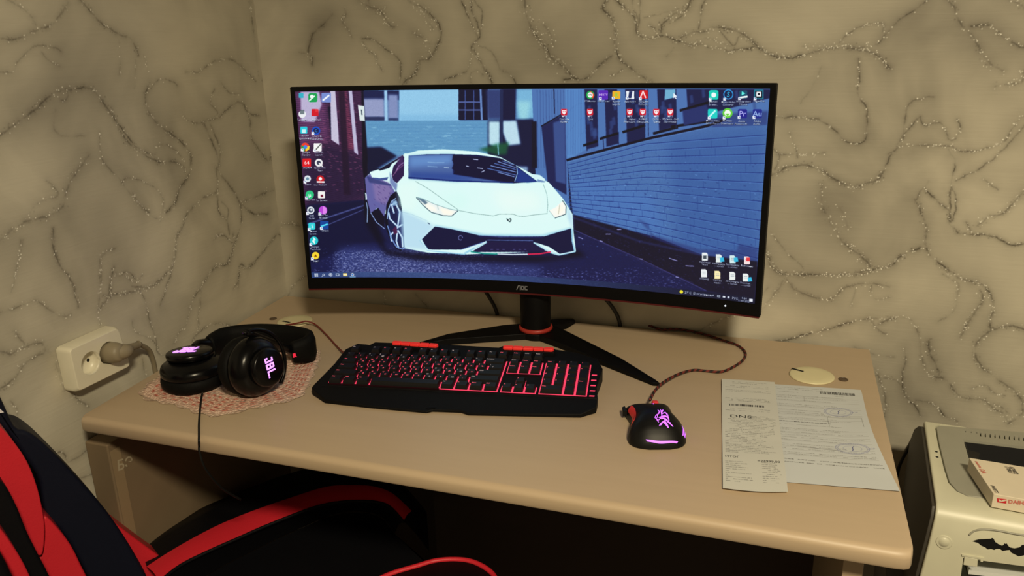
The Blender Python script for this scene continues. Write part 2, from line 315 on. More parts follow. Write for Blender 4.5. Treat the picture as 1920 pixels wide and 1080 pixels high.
BACK += T(440, 400, .2037, [(4, .6, .5, [(660,570),(600,610),(540,660),(500,750),(440,810)]), (9, .5, .2, [(430,110),(520,100),(600,120)])])
BACK += [(3, .5, .3, [(715,540),(722,560),(718,575)]), (2, .6, .2, [(1340,605),(1310,620),(1290,640)]), (3, .6, .4, [(1440,540),(1400,580),(1350,600),(1330,615)]), (5, .6, .4, [(780,552),(800,575)]),
 (5, .6, .5, [(1640,690),(1660,760),(1640,850),(1680,960),(1700,1100)])]
SHADE_L = [(120,95,90,55,.5),(215,165,70,60,.6),(125,235,60,55,.45),(260,260,100,70,.35),(150,410,70,90,.5),(190,380,60,60,.4),(330,300,70,90,.35),(460,60,60,90,.5),(455,290,50,80,.45),(520,350,40,80,.5),
 (40,460,70,40,.5),(210,480,90,70,.4),(240,590,50,50,.4),(330,40,120,30,-.5),(50,340,60,60,-.7),(340,110,60,50,-.6),(60,120,30,40,-.5),(310,420,70,50,-.5),(290,560,90,60,-.3),(60,560,50,40,-.4),(130,760,60,60,-.3),(30,30,40,30,-.4),(480,470,30,60,-.3)]
SHADE_B = [(600,60,30,60,.8),(660,60,50,60,.4),(760,90,60,60,.35),(900,60,50,50,.3),(985,90,40,60,.4),(1080,90,60,70,.55),(1270,110,70,30,.4),(1690,120,110,110,.55),(1560,150,60,70,.35),(1640,250,70,60,.4),(1590,350,90,80,.55),
 (1500,430,60,80,.3),(1700,60,70,40,.5),(1840,50,60,50,.4),(1760,190,60,60,.35),(1700,430,70,70,.35),(1480,560,60,40,.3),(1620,620,90,50,.4),(1750,640,60,70,.5),(1680,720,90,60,.55),(1700,800,80,80,.5),(1860,600,40,30,.3),
 (1180,30,70,40,-.5),(1480,60,90,60,-.6),(1300,60,60,60,-.4),(1560,215,50,50,-.5),(1800,220,60,60,-.5),(1830,330,80,60,-.6),(1900,430,70,60,-.6),(1450,600,50,30,-.4),(1570,680,90,30,-.2),(1890,580,50,60,-.5),(1500,280,40,40,-.3),(920,40,30,60,-.3),(840,150,80,20,-.2)]
def paint_wall(name, veins, shades, P0, N, uaxis, u0, u1, z0, z1, ppm):
    W_, H_ = int((u1-u0)*ppm), int((z1-z0)*ppm); vein = np.zeros((H_, W_), np.float32); gl = np.zeros((H_, W_), np.float32); sh = np.zeros((H_, W_), np.float32)
    YY, XX = np.mgrid[0:H_, 0:W_].astype(np.float32)
    def uv(px):
        p = hit(px, P0, N); return np.array([(p[uaxis]-u0)*ppm, (p[2]-z0)*ppm])
    def stamp(A, x, y, r, v):
        k = int(r*2.6)+2; x0, x1, y0, y1 = max(int(x)-k, 0), min(int(x)+k+1, W_), max(int(y)-k, 0), min(int(y)+k+1, H_)
        if x1 <= x0 or y1 <= y0: return
        g = v*np.exp(-((XX[y0:y1, x0:x1]-x)**2+(YY[y0:y1, x0:x1]-y)**2)/(2*r*r)); np.maximum(A[y0:y1, x0:x1], g, out=A[y0:y1, x0:x1])
    for wd, st, g, P in veins:
        Q = catmull([uv(p) for p in P], 8); kpx = ppm/950
        L = np.concatenate([[0], np.cumsum(np.linalg.norm(np.diff(Q, axis=0), axis=1))]); n = max(int(L[-1]/1.1), 2)
        S = np.linspace(0, L[-1], n); X = np.interp(S, L, Q[:, 0]); Y = np.interp(S, L, Q[:, 1])
        j = rng.standard_normal((n, 2)); kk = np.ones(9)/9; jx = np.convolve(j[:, 0], kk, 'same')*2.2; jy = np.convolve(j[:, 1], kk, 'same')*2.2
        a = np.clip(.65+.9*np.convolve(rng.standard_normal(n), np.ones(15)/15, 'same')*1.6, .2, 1.15)
        for i in range(n):
            stamp(vein, X[i]+jx[i], Y[i]+jy[i], (.72+.085*wd)*kpx, st*a[i])
            if wd > 3 and i % 2 == 0: stamp(vein, X[i]+rng.normal()*wd*.34*kpx, Y[i]+rng.normal()*wd*.34*kpx, 1.0*kpx, st*.8*a[i])
            if i % 3 == 0: stamp(vein, X[i]+jx[i], Y[i]+jy[i], (wd*.38+1.6)*kpx, st*.38*a[i])
            if i % 5 == 0: stamp(sh, X[i], Y[i], (wd*1.5+8)*kpx, .6*st+.1)
            if rng.random() < g*.30:
                stamp(gl, X[i]+rng.normal()*(wd*.4+.4)*kpx, Y[i]+rng.normal()*(wd*.4+.4)*kpx, rng.uniform(.30, .60)*kpx, rng.uniform(.5, 1.3))
    base = np.full((H_, W_), .66, np.float32)
    for x, y, rx, ry, s in shades:
        c = uv((x, y)); a = uv((x+rx, y)); b = uv((x, y+ry)); ra = abs(a[0]-c[0])+6; rb = abs(b[1]-c[1])+6
        base -= .36*s*np.exp(-(((XX-c[0])/ra)**2+((YY-c[1])/rb)**2)*.9)
    return new_image(name, np.stack([np.clip(vein, 0, 1), np.clip(gl, 0, 1), np.clip(base-.30*sh, 0, 1)], -1), srgb=False)
def wall_mat(name, im):
    m = bpy.data.materials.new(name); m.use_nodes = True; nt = m.node_tree; b = nt.nodes['Principled BSDF']; N = nt.nodes.new; lk = nt.links.new
    if im is not None:
        t = N('ShaderNodeTexImage'); t.image = im; t.extension = 'MIRROR'; sp = N('ShaderNodeSeparateColor'); lk(t.outputs[0], sp.inputs[0]); R_, G_, B_ = sp.outputs
    tc = N('ShaderNodeTexCoord')
    n1 = N('ShaderNodeTexNoise'); n1.inputs['Scale'].default_value = 4.2; n1.inputs['Detail'].default_value = 3; n1.inputs['Distortion'].default_value = 1.6; lk(tc.outputs['Object'], n1.inputs['Vector'])
    mp = N('ShaderNodeMapping'); mp.inputs['Scale'].default_value = (12, 12, 190); lk(tc.outputs['Object'], mp.inputs[0])
    n2 = N('ShaderNodeTexNoise'); n2.inputs['Scale'].default_value = 1; n2.inputs['Detail'].default_value = 4; n2.inputs['Distortion'].default_value = .6; lk(mp.outputs[0], n2.inputs['Vector'])
    def mix(f, a, c):
        x = N('ShaderNodeMix'); x.data_type = 'RGBA'
        for s, v in ((0, f), (6, a), (7, c)):
            if hasattr(v, 'is_linked'): lk(v, x.inputs[s])
            else: x.inputs[s].default_value = v if s == 0 else (*v, 1)
        return x.outputs[2]
    def math_(op, a, c, clamp=False):
        x = N('ShaderNodeMath'); x.operation = op; x.use_clamp = clamp
        for s, v in ((0, a), (1, c)):
            if hasattr(v, 'is_linked'): lk(v, x.inputs[s])
            else: x.inputs[s].default_value = v
        return x.outputs[0]
    grey, light = (.285, .262, .212), (.60, .56, .455)
    if im is not None:
        f = math_('ADD', B_, math_('MULTIPLY', math_('SUBTRACT', n1.outputs['Fac'], .5), 1.0), True)
        f = math_('ADD', f, math_('MULTIPLY', math_('SUBTRACT', n2.outputs['Fac'], .5), .07), True)
        c = mix(math_('MULTIPLY', f, 1.15, True), grey, light); c = mix(math_('MULTIPLY', R_, .95), c, (.085, .072, .052))
        c = mix(math_('MULTIPLY', G_, 1.3, True), c, (1, .98, .90)); lk(math_('SUBTRACT', .62, math_('MULTIPLY', G_, .3)), b.inputs['Roughness'])  # glints of the silver glitter put into the colour as near-white spots
    else: c = mix(n1.outputs['Fac'], grey, light); b.inputs['Roughness'].default_value = .62
    lk(c, b.inputs['Base Color'])
    bp = N('ShaderNodeBump'); bp.inputs['Strength'].default_value = .18; bp.inputs['Distance'].default_value = .0015
    lk(n2.outputs['Fac'], bp.inputs['Height']); lk(bp.outputs['Normal'], b.inputs['Normal'])
    return m
im_b = paint_wall('marble_veins_back', BACK, SHADE_B, (0, WB, 0), (0, 1, 0), 0, 0, 1.46, -.45, .63, 1100)
im_l = paint_wall('marble_veins_left', LEFT, SHADE_L, (0, 0, 0), (1, 0, 0), 1, -.72, 0, -.45, .63, 1100)
def quad_uv(name, P, uv, m, kind='structure'):
    V = np.array(P, float); o = obj(name, V, [(0, 1, 2, 3)], m, uv=uv); tag(o, kind=kind); return o
mb, ml = wall_mat('marble_wallpaper_back', im_b), wall_mat('marble_wallpaper_left', im_l); mp_ = wall_mat('marble_wallpaper_plain', None)
RX, RY, CZ = 2.5, -3.1, 1.85
mq_ = mat('dim_room_wall', (.16, .14, .12), .7, var=.2, scale=2)
def uvb(x, z): return (x/1.46, (z+.45)/1.08)
def uvl(y, z): return ((y+.72)/.72, (z+.45)/1.08)
quad_uv('wall_back', [(-.0, WB, DZ), (RX, WB, DZ), (RX, WB, CZ), (-.0, WB, CZ)], [uvb(0, DZ), uvb(RX, DZ), uvb(RX, CZ), uvb(0, CZ)], mb)
quad_uv('wall_left', [(0, RY, DZ), (0, WB, DZ), (0, WB, CZ), (0, RY, CZ)], [uvl(RY, DZ), uvl(WB, DZ), uvl(WB, CZ), uvl(RY, CZ)], ml)
z4 = [(0, 0)]*4
quad_uv('wall_right', [(RX, WB, DZ), (RX, RY, DZ), (RX, RY, CZ), (RX, WB, CZ)], z4, mq_)
quad_uv('wall_front', [(RX, RY, DZ), (0, RY, DZ), (0, RY, CZ), (RX, RY, CZ)], z4, mq_)
quad_uv('ceiling', [(0, RY, CZ), (0, WB, CZ), (RX, WB, CZ), (RX, RY, CZ)], z4, mat('ceiling_paint', (.42, .40, .36), .8))
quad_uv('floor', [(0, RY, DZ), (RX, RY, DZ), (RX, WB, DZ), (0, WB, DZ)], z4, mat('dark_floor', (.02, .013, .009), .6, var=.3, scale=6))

# ================================================================== DESK
def wood_mat(name, c1, c2, rough=.38):
    m = bpy.data.materials.new(name); m.use_nodes = True; nt = m.node_tree; b = nt.nodes['Principled BSDF']; N = nt.nodes.new; lk = nt.links.new
    tc = N('ShaderNodeTexCoord'); mp = N('ShaderNodeMapping'); mp.inputs['Scale'].default_value = (3, 40, 40); lk(tc.outputs['Object'], mp.inputs[0])
    n = N('ShaderNodeTexNoise'); n.inputs['Scale'].default_value = 1.6; n.inputs['Detail'].default_value = 6; n.inputs['Distortion'].default_value = .4; lk(mp.outputs[0], n.inputs['Vector'])
    n2 = N('ShaderNodeTexNoise'); n2.inputs['Scale'].default_value = 2.2; lk(tc.outputs['Object'], n2.inputs['Vector'])
    a = N('ShaderNodeMath'); a.operation = 'MULTIPLY_ADD'; lk(n.outputs['Fac'], a.inputs[0]); a.inputs[1].default_value = .6; lk(n2.outputs['Fac'], a.inputs[2])
    x = N('ShaderNodeMix'); x.data_type = 'RGBA'; x.inputs[6].default_value = (*c1, 1); x.inputs[7].default_value = (*c2, 1)
    s = N('ShaderNodeMath'); s.operation = 'SUBTRACT'; s.use_clamp = True; lk(a.outputs[0], s.inputs[0]); s.inputs[1].default_value = .3; lk(s.outputs[0], x.inputs[0]); lk(x.outputs[2], b.inputs['Base Color'])
    b.inputs['Roughness'].default_value = rough; return m
M_desk = wood_mat('pale_beech_laminate', (.45, .345, .235), (.53, .41, .285), .46)
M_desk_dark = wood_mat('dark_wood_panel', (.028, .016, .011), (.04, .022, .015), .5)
desk = thing('desk', (.6, -.3, DZ), 'pale beech desk with rounded front edge standing in the corner', 'desk')
# top with bullnose front: profile in (y, z) extruded along x, ends rounded in plan at the front right corner
def desk_top():
    th = .0245; fy = -.606; prof = [(0, 0), (-.3, 0), (fy+.010, 0)]
    for k in range(1, 8): a = math.pi/2*k/8; prof.append((fy+.010-.010*math.sin(a), -.009+.009*math.cos(a)))
    prof += [(fy, -.009), (fy, -.019), (fy+.002, -.023), (fy+.006, -th), (-.3, -th), (0, -th)]
    n = len(prof); V = []; F = []
    st = [0, .002, .01, .5, .97, .985, .993, .998, 1.0]; pull = [.005, .001, 0, 0, 0, 0, .001, .004, .010]
    for s, pl in zip(st, pull):
        for y, z in prof:
            q = max(0, min(1, (-y-.55)/.05)); yy = y+pl*q
            xl = .003+.039*(-yy/.606); xr = 1.1995+.0*(-yy); V.append((xl+(xr-xl)*s, yy, z))
    m = len(st)
    for i in range(m-1):
        for j in range(n): F.append((i*n+j, i*n+(j+1) % n, (i+1)*n+(j+1) % n, (i+1)*n+j))
    F.append(tuple(range(n))); F.append(tuple((m-1)*n+j for j in range(n))[::-1]); return V, F
top = obj('tabletop', *desk_top(), M_desk, desk, smooth=False, bevel=.0015, seg=2)
obj('side_panel', *box(1.135, 1.157, -.565, -.01, DZ, -.027), M_desk, desk, bevel=.001)
obj('shade_panel', *box(.058, .404, -.05, -.03, DZ+.02, -.027), M_desk_dark, desk)  # added dark panel where the space under the desk is only shaded
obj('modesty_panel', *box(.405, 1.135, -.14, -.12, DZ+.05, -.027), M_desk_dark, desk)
M_cream = mat('cream_plastic', (.72, .66, .42), .4); M_black = mat('black_plastic', (.006, .006, .007), .38, bump=.1, bscale=900); M_hole = mat('hole_black', (.003, .003, .003), .9)
M_cap = mat('brown_cap', (.10, .065, .04), .5)
for nm, px, lab in (('cable_grommet', (1522, 705), 'round cream cable grommet in the desk top near the right corner'), ('cable_grommet', (553, 603), 'cream cable grommet at the back left, half hidden by the headband')):
    c = at(px); g = thing(nm, c, lab, 'grommet')
    obj('cap', *lathe([(.035, .0002), (.0352, .0014), (.033, .0024), (.02, .0026), (.0001, .0026)], c), M_cream, g, smooth=True)
    u = np.array([.75, -.35, 0]) if px[0] > 1000 else np.array([-.5, .1, 0]); u = u/np.linalg.norm(u); v = np.cross([0, 0, 1], u); q = c+(np.array([-.022, .013, .0027]) if px[0] > 1000 else np.array([-.012, -.012, .0027]))
    obj('cable_slot', *slab([q-u*.01-v*.0022, q+u*.01-v*.0022, q+u*.01+v*.0022, q-u*.01+v*.0022], (0, 0, .0003)), M_hole, g)
for px, lab in (((1581, 712), 'small brown screw cap in the desk top beside the right grommet'), ((512, 598), 'small brown screw cap in the desk top by the left wall')):
    c = at(px); o = obj('screw_cap', *lathe([(.0075, .0001), (.0075, .0012), (.0055, .0016), (.005, .0009), (.0001, .0009)], c, n=24), M_cap, smooth=False); tag(o, lab, 'screw cap')
# ================================================================== MONITOR
MC = np.array([.6113, -.1852, .0976]); MA, MT, MR, MHW, MH = .0667, .0253, 1.5, .404, .367
def mon(x, h, out=0.0):
    """point on the curved front of the monitor; out > 0 goes towards the viewer"""
    x_ = x*(1-out/MR) if out else x; y0 = math.sqrt(MR*MR-x*x)-math.sqrt(MR*MR-MHW*MHW)
    y0 = y0-out; y = y0*math.cos(MT)+h*math.sin(MT); z = h*math.cos(MT)-y0*math.sin(MT)
    c, s = math.cos(MA), math.sin(MA); return MC+np.array([c*x_-s*y, s*x_+c*y, z])
AX0, AX1, AZ0, AZ1 = -.3955, .3955, .0225, .3590
TW, TH = 2340, 996
def mon_v(xy):
    x, h = xy[:, 0], xy[:, 1]; y0 = np.sqrt(MR*MR-x*x)-math.sqrt(MR*MR-MHW*MHW); y = y0*math.cos(MT)+h*math.sin(MT); z = h*math.cos(MT)-y0*math.sin(MT)
    c, s = math.cos(MA), math.sin(MA); return np.stack([MC[0]+c*x-s*y, MC[1]+s*x+c*y, MC[2]+z], -1)
def SP(P):
    P = np.array(P, float).reshape(-1, 2); q = np.stack([(P[:, 0]-1000)/1130, (560-P[:, 1])/1130], -1)
    for _ in range(7):
        q = np.clip(q, [-1.2, -.8], [1.2, 1.2]); f0 = to_px(mon_v(q)); e = 1e-4
        a = (to_px(mon_v(q+[e, 0]))-f0)/e; b = (to_px(mon_v(q+[0, e]))-f0)/e; r = P-f0; det = a[:, 0]*b[:, 1]-a[:, 1]*b[:, 0]
        q = q+np.stack([(r[:, 0]*b[:, 1]-r[:, 1]*b[:, 0])/det, (a[:, 0]*r[:, 1]-a[:, 1]*r[:, 0])/det], -1)
    return np.stack([(q[:, 0]-AX0)/(AX1-AX0)*TW, (q[:, 1]-AZ0)/(AZ1-AZ0)*TH], -1)
def paint_screen():
    C = Canvas(TW, TH, (22, 30, 66)); K = 2.62
    def dens(P): # subdivide edges so that straight picture lines stay straight
        P = [np.array(p, float) for p in P]; o = []
        for a, b in zip(P, P[1:]+P[:1]):
            n = max(int(np.linalg.norm(b-a)/40), 1); o += [a+(b-a)*i/n for i in range(n)]
        return o
    def Fp(P, col, al=1, soft=0, noise=0, grad=None): C.fill(SP(dens(P)), col, al, soft*K, noise, grad)
    def Lp(P, w_, col, al=1, soft=0):
        Q = [P[0]]
        for a, b in zip(P[:-1], P[1:]):
            n = max(int(math.dist(a, b)/40), 1); Q += [(a[0]+(b[0]-a[0])*i/n, a[1]+(b[1]-a[1])*i/n) for i in range(1, n+1)]
        C.line(SP(Q), w_*K, col, al, soft*K)
    def cr(oy, P, ox=540): return [(ox+x*.25, oy+y*.25) for x, y in P]    # crop coordinates of the survey
    A = lambda P: cr(140, P); B = lambda P: cr(370, P); R1 = lambda P: cr(140, P, 1000); R2 = lambda P: cr(370, P, 1000); G = lambda P: [(680+x*.21875, 270+y*.21875) for x, y in P]
    # far street: buildings in the middle
    Fp(A([(540,100),(1900,100),(1900,700),(540,700)]), (84, 118, 160))
    Fp(A([(560,120),(860,120),(860,190),(560,190)]), (34, 44, 88)); Fp(A([(560,180),(720,180),(725,322),(570,322)]), (142, 150, 186), soft=2); Fp(A([(575,315),(725,315),(725,352),(575,352)]), (52, 62, 100), soft=1)
    Fp(A([(722,110),(745,110),(750,350),(728,350)]), (150, 190, 226), soft=1); Fp(A([(752,150),(825,150),(828,330),(755,330)]), (128, 140, 180), soft=2); Fp(A([(755,325),(830,325),(830,352),(755,352)]), (58, 72, 112), soft=1)
    Fp(A([(835,105),(1285,105),(1285,352),(835,352)]), (140, 188, 224), soft=1); Fp(A([(835,300),(1285,300),(1285,352),(835,352)]), (120, 170, 210), .6, soft=4)
    Fp(A([(1280,105),(1500,105),(1500,340),(1280,340)]), (22, 26, 62))
    for x in (1330, 1395): Lp(A([(x,120),(x,335)]), 2, (70, 88, 140))
    for y in (205, 265): Lp(A([(1285,y),(1440,y)]), 2.5, (90, 105, 155))
    Lp(A([(1445,110),(1455,335)]), 4, (110, 140, 190), soft=.6); Fp(A([(1490,105),(1600,105),(1600,330),(1500,330)]), (58, 72, 118), soft=3); Fp(A([(1600,100),(1715,100),(1705,345),(1600,345)]), (26, 30, 72), soft=1)
    Fp(A([(1715,105),(1865,105),(1865,330),(1720,330)]), (118, 170, 206), soft=3); Fp(A([(1720,200),(1820,200),(1800,340),(1740,340)]), (150, 205, 216), .8, soft=4)
    Fp(A([(575,345),(1510,345),(1510,620),(575,620)]), (100, 148, 186), soft=1)
    for i in range(9): Lp(A([(600,375+i*25),(1500,372+i*25)]), 1, (80, 128, 172), .5, soft=.5)
    for _ in range(120):
        x = rng.uniform(620, 1480); y = rng.uniform(380, 590); Lp(A([(x,y),(x+rng.uniform(10,50),y)]), 1.2, (150, 196, 222) if rng.random() < .5 else (84, 130, 176), .4, soft=.4)
    Fp(A([(1500,345),(1900,330),(1900,760),(1500,700)]), (26, 32, 72), soft=2)
    Fp(A([(1508,350),(1590,350),(1590,560),(1508,520)]), (176, 212, 228), soft=2); Fp(A([(1612,345),(1715,345),(1745,520),(1650,530),(1612,430)]), (176, 208, 228), soft=2)
    Fp(A([(1590,110),(1615,110),(1612,560),(1590,560)]), (40, 52, 92), soft=.6); Fp(A([(1430,560),(1560,520),(1660,505),(1640,600),(1560,600)]), (34, 96, 70), .9, soft=3)
    Fp(A([(1620,680),(1800,690),(1800,730),(1640,720)]), (150, 180, 210), .8, soft=2); Lp(A([(1575,520),(1580,600)]), 2, (130, 180, 200), soft=.5)
    Fp(A([(580,545),(700,540),(820,610),(690,690),(600,760)]), (24, 30, 66), soft=2)
    # left brick building
    Fp(A([(20,100),(555,110),(560,400),(600,760),(585,940),(290,1000),(140,1060),(60,600)]), (78, 48, 84))
    Fp(A([(20,100),(280,110),(300,500),(80,540)]), (112, 70, 112), .8, soft=4); Fp(A([(380,100),(440,100),(500,560),(430,560)]), (140, 70, 96), .7, soft=2); Fp(A([(300,520),(560,640),(590,900),(160,1060),(120,700)]), (50, 36, 72), .75, soft=5)
    for i in range(64):
        y = 118+i*13.5
        Lp(A([(30+.1*y,y+20+i*2.0),(330+.15*y,y+10+i*.6),(545+.05*y,y-8)]), .9, (40, 24, 56), .55, soft=.3)
    for i in range(340):
        x = rng.uniform(250, 560); y = rng.uniform(120, 900); c = (150, 90, 120) if rng.random() < .5 else (44, 26, 58); Lp(A([(x,y),(x+14,y+3)]), 1.8, c, .4, soft=.3)
    Fp(A([(95,125),(235,128),(255,225),(200,355),(100,350)]), (176, 168, 200), soft=1.5); Fp(A([(300,240),(330,240),(380,520),(325,480)]), (34, 28, 60), soft=.5)
    Fp(A([(318,118),(356,118),(386,528),(326,488)]), (186, 182, 206), soft=.5); Fp(A([(380,118),(425,118),(470,900),(420,900)]), (44, 26, 56), .85, soft=1.5); Fp(A([(456,118),(482,118),(528,602),(498,580)]), (178, 176, 204), soft=.5)
    Fp(A([(552,118),(566,118),(600,640),(592,940),(560,700)]), (20, 18, 46), soft=.8)
    Fp(A([(525,228),(572,235),(578,348),(540,345)]), (206, 222, 220)); Lp(A([(552,265),(556,300)]), 2, (60, 70, 90))
    # street surface
    gnd = B([(140,60),(560,20),(900,380),(1900,420),(2200,250),(2260,140),(2700,250),(3240,500),(3500,480),(3660,800),(3200,760),(1900,640),(180,610)])
    Fp(gnd, (32, 37, 84), noise=.10); Fp(B([(140,60),(560,20),(740,330),(500,350),(160,500)]), (22, 26, 66), .85, soft=3)
    Lp(B([(150,200),(570,60)]), 2.5, (92, 100, 150), soft=.8); Lp(B([(230,235),(570,90)]), 1.6, (104, 112, 160), .8, soft=.6)
    for k in range(5200):
        x = rng.uniform(180, 3100); t = rng.random()**.6; y = 360+t*260-(40 if x > 1800 else 0)
        if x < 360 and rng.random() < .6: continue
        b = (1-abs(x-900)/2600); 
        if x > 1500: y = 520+rng.random()**.7*(130+(x-1500)*.05)
        if rng.random() > b: continue
        c = rng.choice([60, 90, 120, 150]); Lp(B([(x,y),(x+rng.uniform(4,14),y+rng.uniform(-2,3))]), 1.0, (c, c+6, min(c+56, 240)), rng.uniform(.2, .65))
    Fp(B([(380,370),(900,400),(1300,470),(1900,520),(1900,600),(350,570)]), (120, 140, 200), .30, soft=10, noise=.25)
    for k in range(2600):
        x = rng.normal(760, 330); y = rng.uniform(400, 590)+max(0, (x-900)*.05)
        if x < 330: continue
        c = rng.choice([120, 150, 190]); Lp(B([(x,y),(x+rng.uniform(3,10),y+rng.uniform(-2,2))]), 1.0, (c, c+8, min(c+44, 250)), rng.uniform(.2, .6))
    C.a *= (1+.05*rng.standard_normal(C.a.shape[:2]).astype(np.float32))[..., None]
    # right building: boards, door, awnings, brick wall
    Fp(R1([(-10,105),(1790,95),(1770,400),(255,650),(280,1080),(20,800)]), (84, 118, 170)); Fp(R1([(240,105),(380,108),(400,560),(255,640)]), (92, 134, 188), soft=1)
    for x in range(30, 240, 22): Lp(R1([(x,115),(x+8,700)]), .8, (50, 70, 120), .6)
    for x in range(255, 470, 12): Lp(R1([(x,115),(x+3,600)]), .8, (58, 84, 138), .45)
    Fp(R1([(62,385),(240,290),(250,900),(110,820)]), (36, 44, 90), soft=.6); Fp(R1([(150,360),(240,330),(245,820),(170,800)]), (74, 98, 150), .8, soft=1.5); Lp(R1([(62,385),(225,290)]), 2, (16, 18, 44)); Lp(R1([(155,110),(160,290)]), 1.5, (24, 26, 58))
    Fp(R1([(-10,350),(25,350),(30,700),(-10,700)]), (20, 22, 52), soft=1)
    for x0, x1, y0, y1 in ((385,480,110,560),(535,630,110,540),(690,830,110,520),(930,1070,110,420),(1150,1780,110,330)):
        Fp(R1([(x0,y0),(x1,y0),(x1+8,y1-(x1-x0)*.25),(x0+15,y1)]), (30, 38, 84), soft=.6)
        for _ in range(7):
            xx = rng.uniform(x0+10, x1-20); yy = rng.uniform(y0, y1-120); Fp(R1([(xx,yy),(xx+22,yy-8),(xx+30,yy+50),(xx+6,yy+60)]), (62, 86, 136), .6, soft=1)
    Fp(R1([(990,112),(1070,110),(1060,170),(985,190)]), (112, 168, 200), soft=.6)
    for a, b in (((380,530),(478,500)),((505,480),(632,440)),((675,430),(835,380)),((905,440),(1080,395)),((1105,268),(1310,210)),((1040,390),(1440,330))): Lp(R1([a,b]), 4.5, (14, 16, 40))
    for a, b in (((400,530),(405,570)),((525,485),(530,560)),((640,430),(640,520)),((860,110),(865,460)),((1070,110),(1072,400)),((835,110),(838,470))): Lp(R1([a,b]), 1.4, (30, 40, 84))
    Fp(R1([(1120,270),(1300,225),(1340,340),(1130,380)]), (46, 60, 112), soft=1); Fp(R1([(1340,300),(1780,270),(1770,380),(1340,400)]), (52, 70, 124), .8, soft=2)
    L0, L1, Rt, Rb = (255, 650), (300, 1080), (1755, 380), (1690, 1440)
    Fp(R1([L0,(840,480),(1300,395),Rt,(1740,700),Rb,(1400,1400),(900,1210),(300,1060)]), (80, 114, 164), noise=.05)
    Fp(R1([(1000,480),Rt,Rb,(1100,1300)]), (58, 92, 148), .5, soft=12); Fp(R1([(300,760),(900,900),(1000,1200),(300,1060)]), (84, 126, 190), .35, soft=10)
    Lp(R1([(255,640),(550,560),(860,480),(1300,385),(1440,335)]), 4.5, (14, 16, 46)); Lp(R1([(260,655),(860,492),(1300,400)]), 1.2, (100, 136, 190), .7)
    nc = 15
    for i in range(1, nc):
        t = i/nc; y0 = 650+t*420; ym = 470+t*760; y1 = 380+t*1070; w_ = .7+.8*0
        Lp(R1([(262,y0),(850,ym*.985+6),(1200,ym+(y1-ym)*.38-3),(1748-58*t,y1)]), 1.25, (32, 56, 120), .85); Lp(R1([(262,y0+4),(850,ym*.985+11),(1200,ym+(y1-ym)*.38+2),(1748-58*t,y1+6)]), .9, (104, 146, 206), .45)
        x = 270+rng.uniform(0, 60); s = 40
        while x < 1700:
            f = (x-262)/1480; ya = y0+(y1-y0)*f-((y0+y1)/2-ym)*4*f*(1-f)*.5; hgt = (420+650*f)/nc
            if rng.random() < .6: Lp(R1([(x,ya),(x+2,ya+hgt*.9)]), .8, (40, 66, 130), .55)
            x += 55+90*f
    for _ in range(260):
        x = rng.uniform(280, 1700); y = rng.uniform(650, 1400); Lp(R1([(x,y),(x+rng.uniform(3,14),y+rng.uniform(-2,6))]), rng.uniform(.8, 1.8), (36, 52, 110) if rng.random() < .6 else (120, 160, 214), .4)
    Fp(R2([(770,150),(860,200),(880,290),(1000,350),(1240,420),(1690,520),(1690,380),(1540,350),(1530,400),(1250,390),(900,280)]), (46, 56, 110), .5, soft=2)
    # kerb and verge right
    Fp(R2([(300,130),(700,240),(1240,430),(1690,480),(1660,760),(1300,700),(800,470),(300,240)]), (26, 24, 54), soft=1.5)
    Lp(R2([(300,150),(800,330),(1260,430)]), 4, (56, 66, 120), .5, soft=1.5); Lp(R2([(310,245),(800,460),(1300,700)]), 1.6, (84, 84, 140), .8, soft=.6); Lp(R2([(500,330),(900,520),(1200,640)]), 1.4, (70, 70, 130), .5, soft=.8)
    for a, b in (((545,275),(580,275)),((340,298),(372,310)),((630,240),(660,240)),((1145,512),(1205,516)),((1020,455),(1080,475)),((800,460),(820,462)),((1070,595),(1090,600)),((500,325),(520,330))): Lp(R2([a,b]), 1.6, (160, 160, 210), .9)
    for _ in range(260):
        x = rng.uniform(320, 1600); y = 140+(x-300)*.33+rng.uniform(-20, 190); Lp(R2([(x,y),(x+8,y+3)]), 1, (80, 84, 140), .35)
    # ---------------- the car
    W1, W2, W3 = (208, 250, 244), (170, 205, 232), (120, 150, 200)
    Fp(G([(10,520),(70,540),(200,900),(420,930),(900,960),(1700,960),(1840,900),(1920,960),(1500,1010),(500,1000),(200,950),(40,700)]), (14, 15, 44), .9, soft=5)
    Fp(G([(12,400),(44,420),(52,560),(48,690),(30,680),(14,560)]), (18, 20, 48)); Fp(G([(22,415),(40,430),(44,470),(28,480)]), (210, 235, 240)); Lp(G([(34,500),(44,560),(40,670)]), 1.6, (150, 175, 210))
    Fp(G([(20,290),(80,235),(140,215),(350,90),(480,55),(700,45),(980,65),(1180,110),(1330,190),(1500,280),(1600,330),(1720,470),(1800,600),(1810,760),(1830,920),(1680,955),(1560,920),(900,945),(560,930),(350,890),(300,600),(190,600),(110,560),(60,500)]), W1)
    Fp(G([(20,290),(70,250),(150,300),(240,340),(290,430),(235,470),(200,560),(180,640),(130,545),(70,590),(40,480)]), (104, 104, 158)); Fp(G([(80,290),(220,320),(260,400),(200,520),(110,480)]), (138, 120, 164), .7, soft=3)
    for _ in range(30):
        x = rng.uniform(70, 250); y = rng.uniform(330, 540); Lp(G([(x,y),(x+12,y+14)]), 1.2, (80, 66, 120), .5)
    Fp(G([(30,270),(230,340),(250,360),(60,330)]), (60, 70, 120), .8, soft=1)
    Fp(G([(75,590),(135,545),(185,620),(185,720),(130,700)]), (20, 20, 50)); Lp(G([(72,590),(120,670),(190,725)]), 1.6, (150, 175, 220))
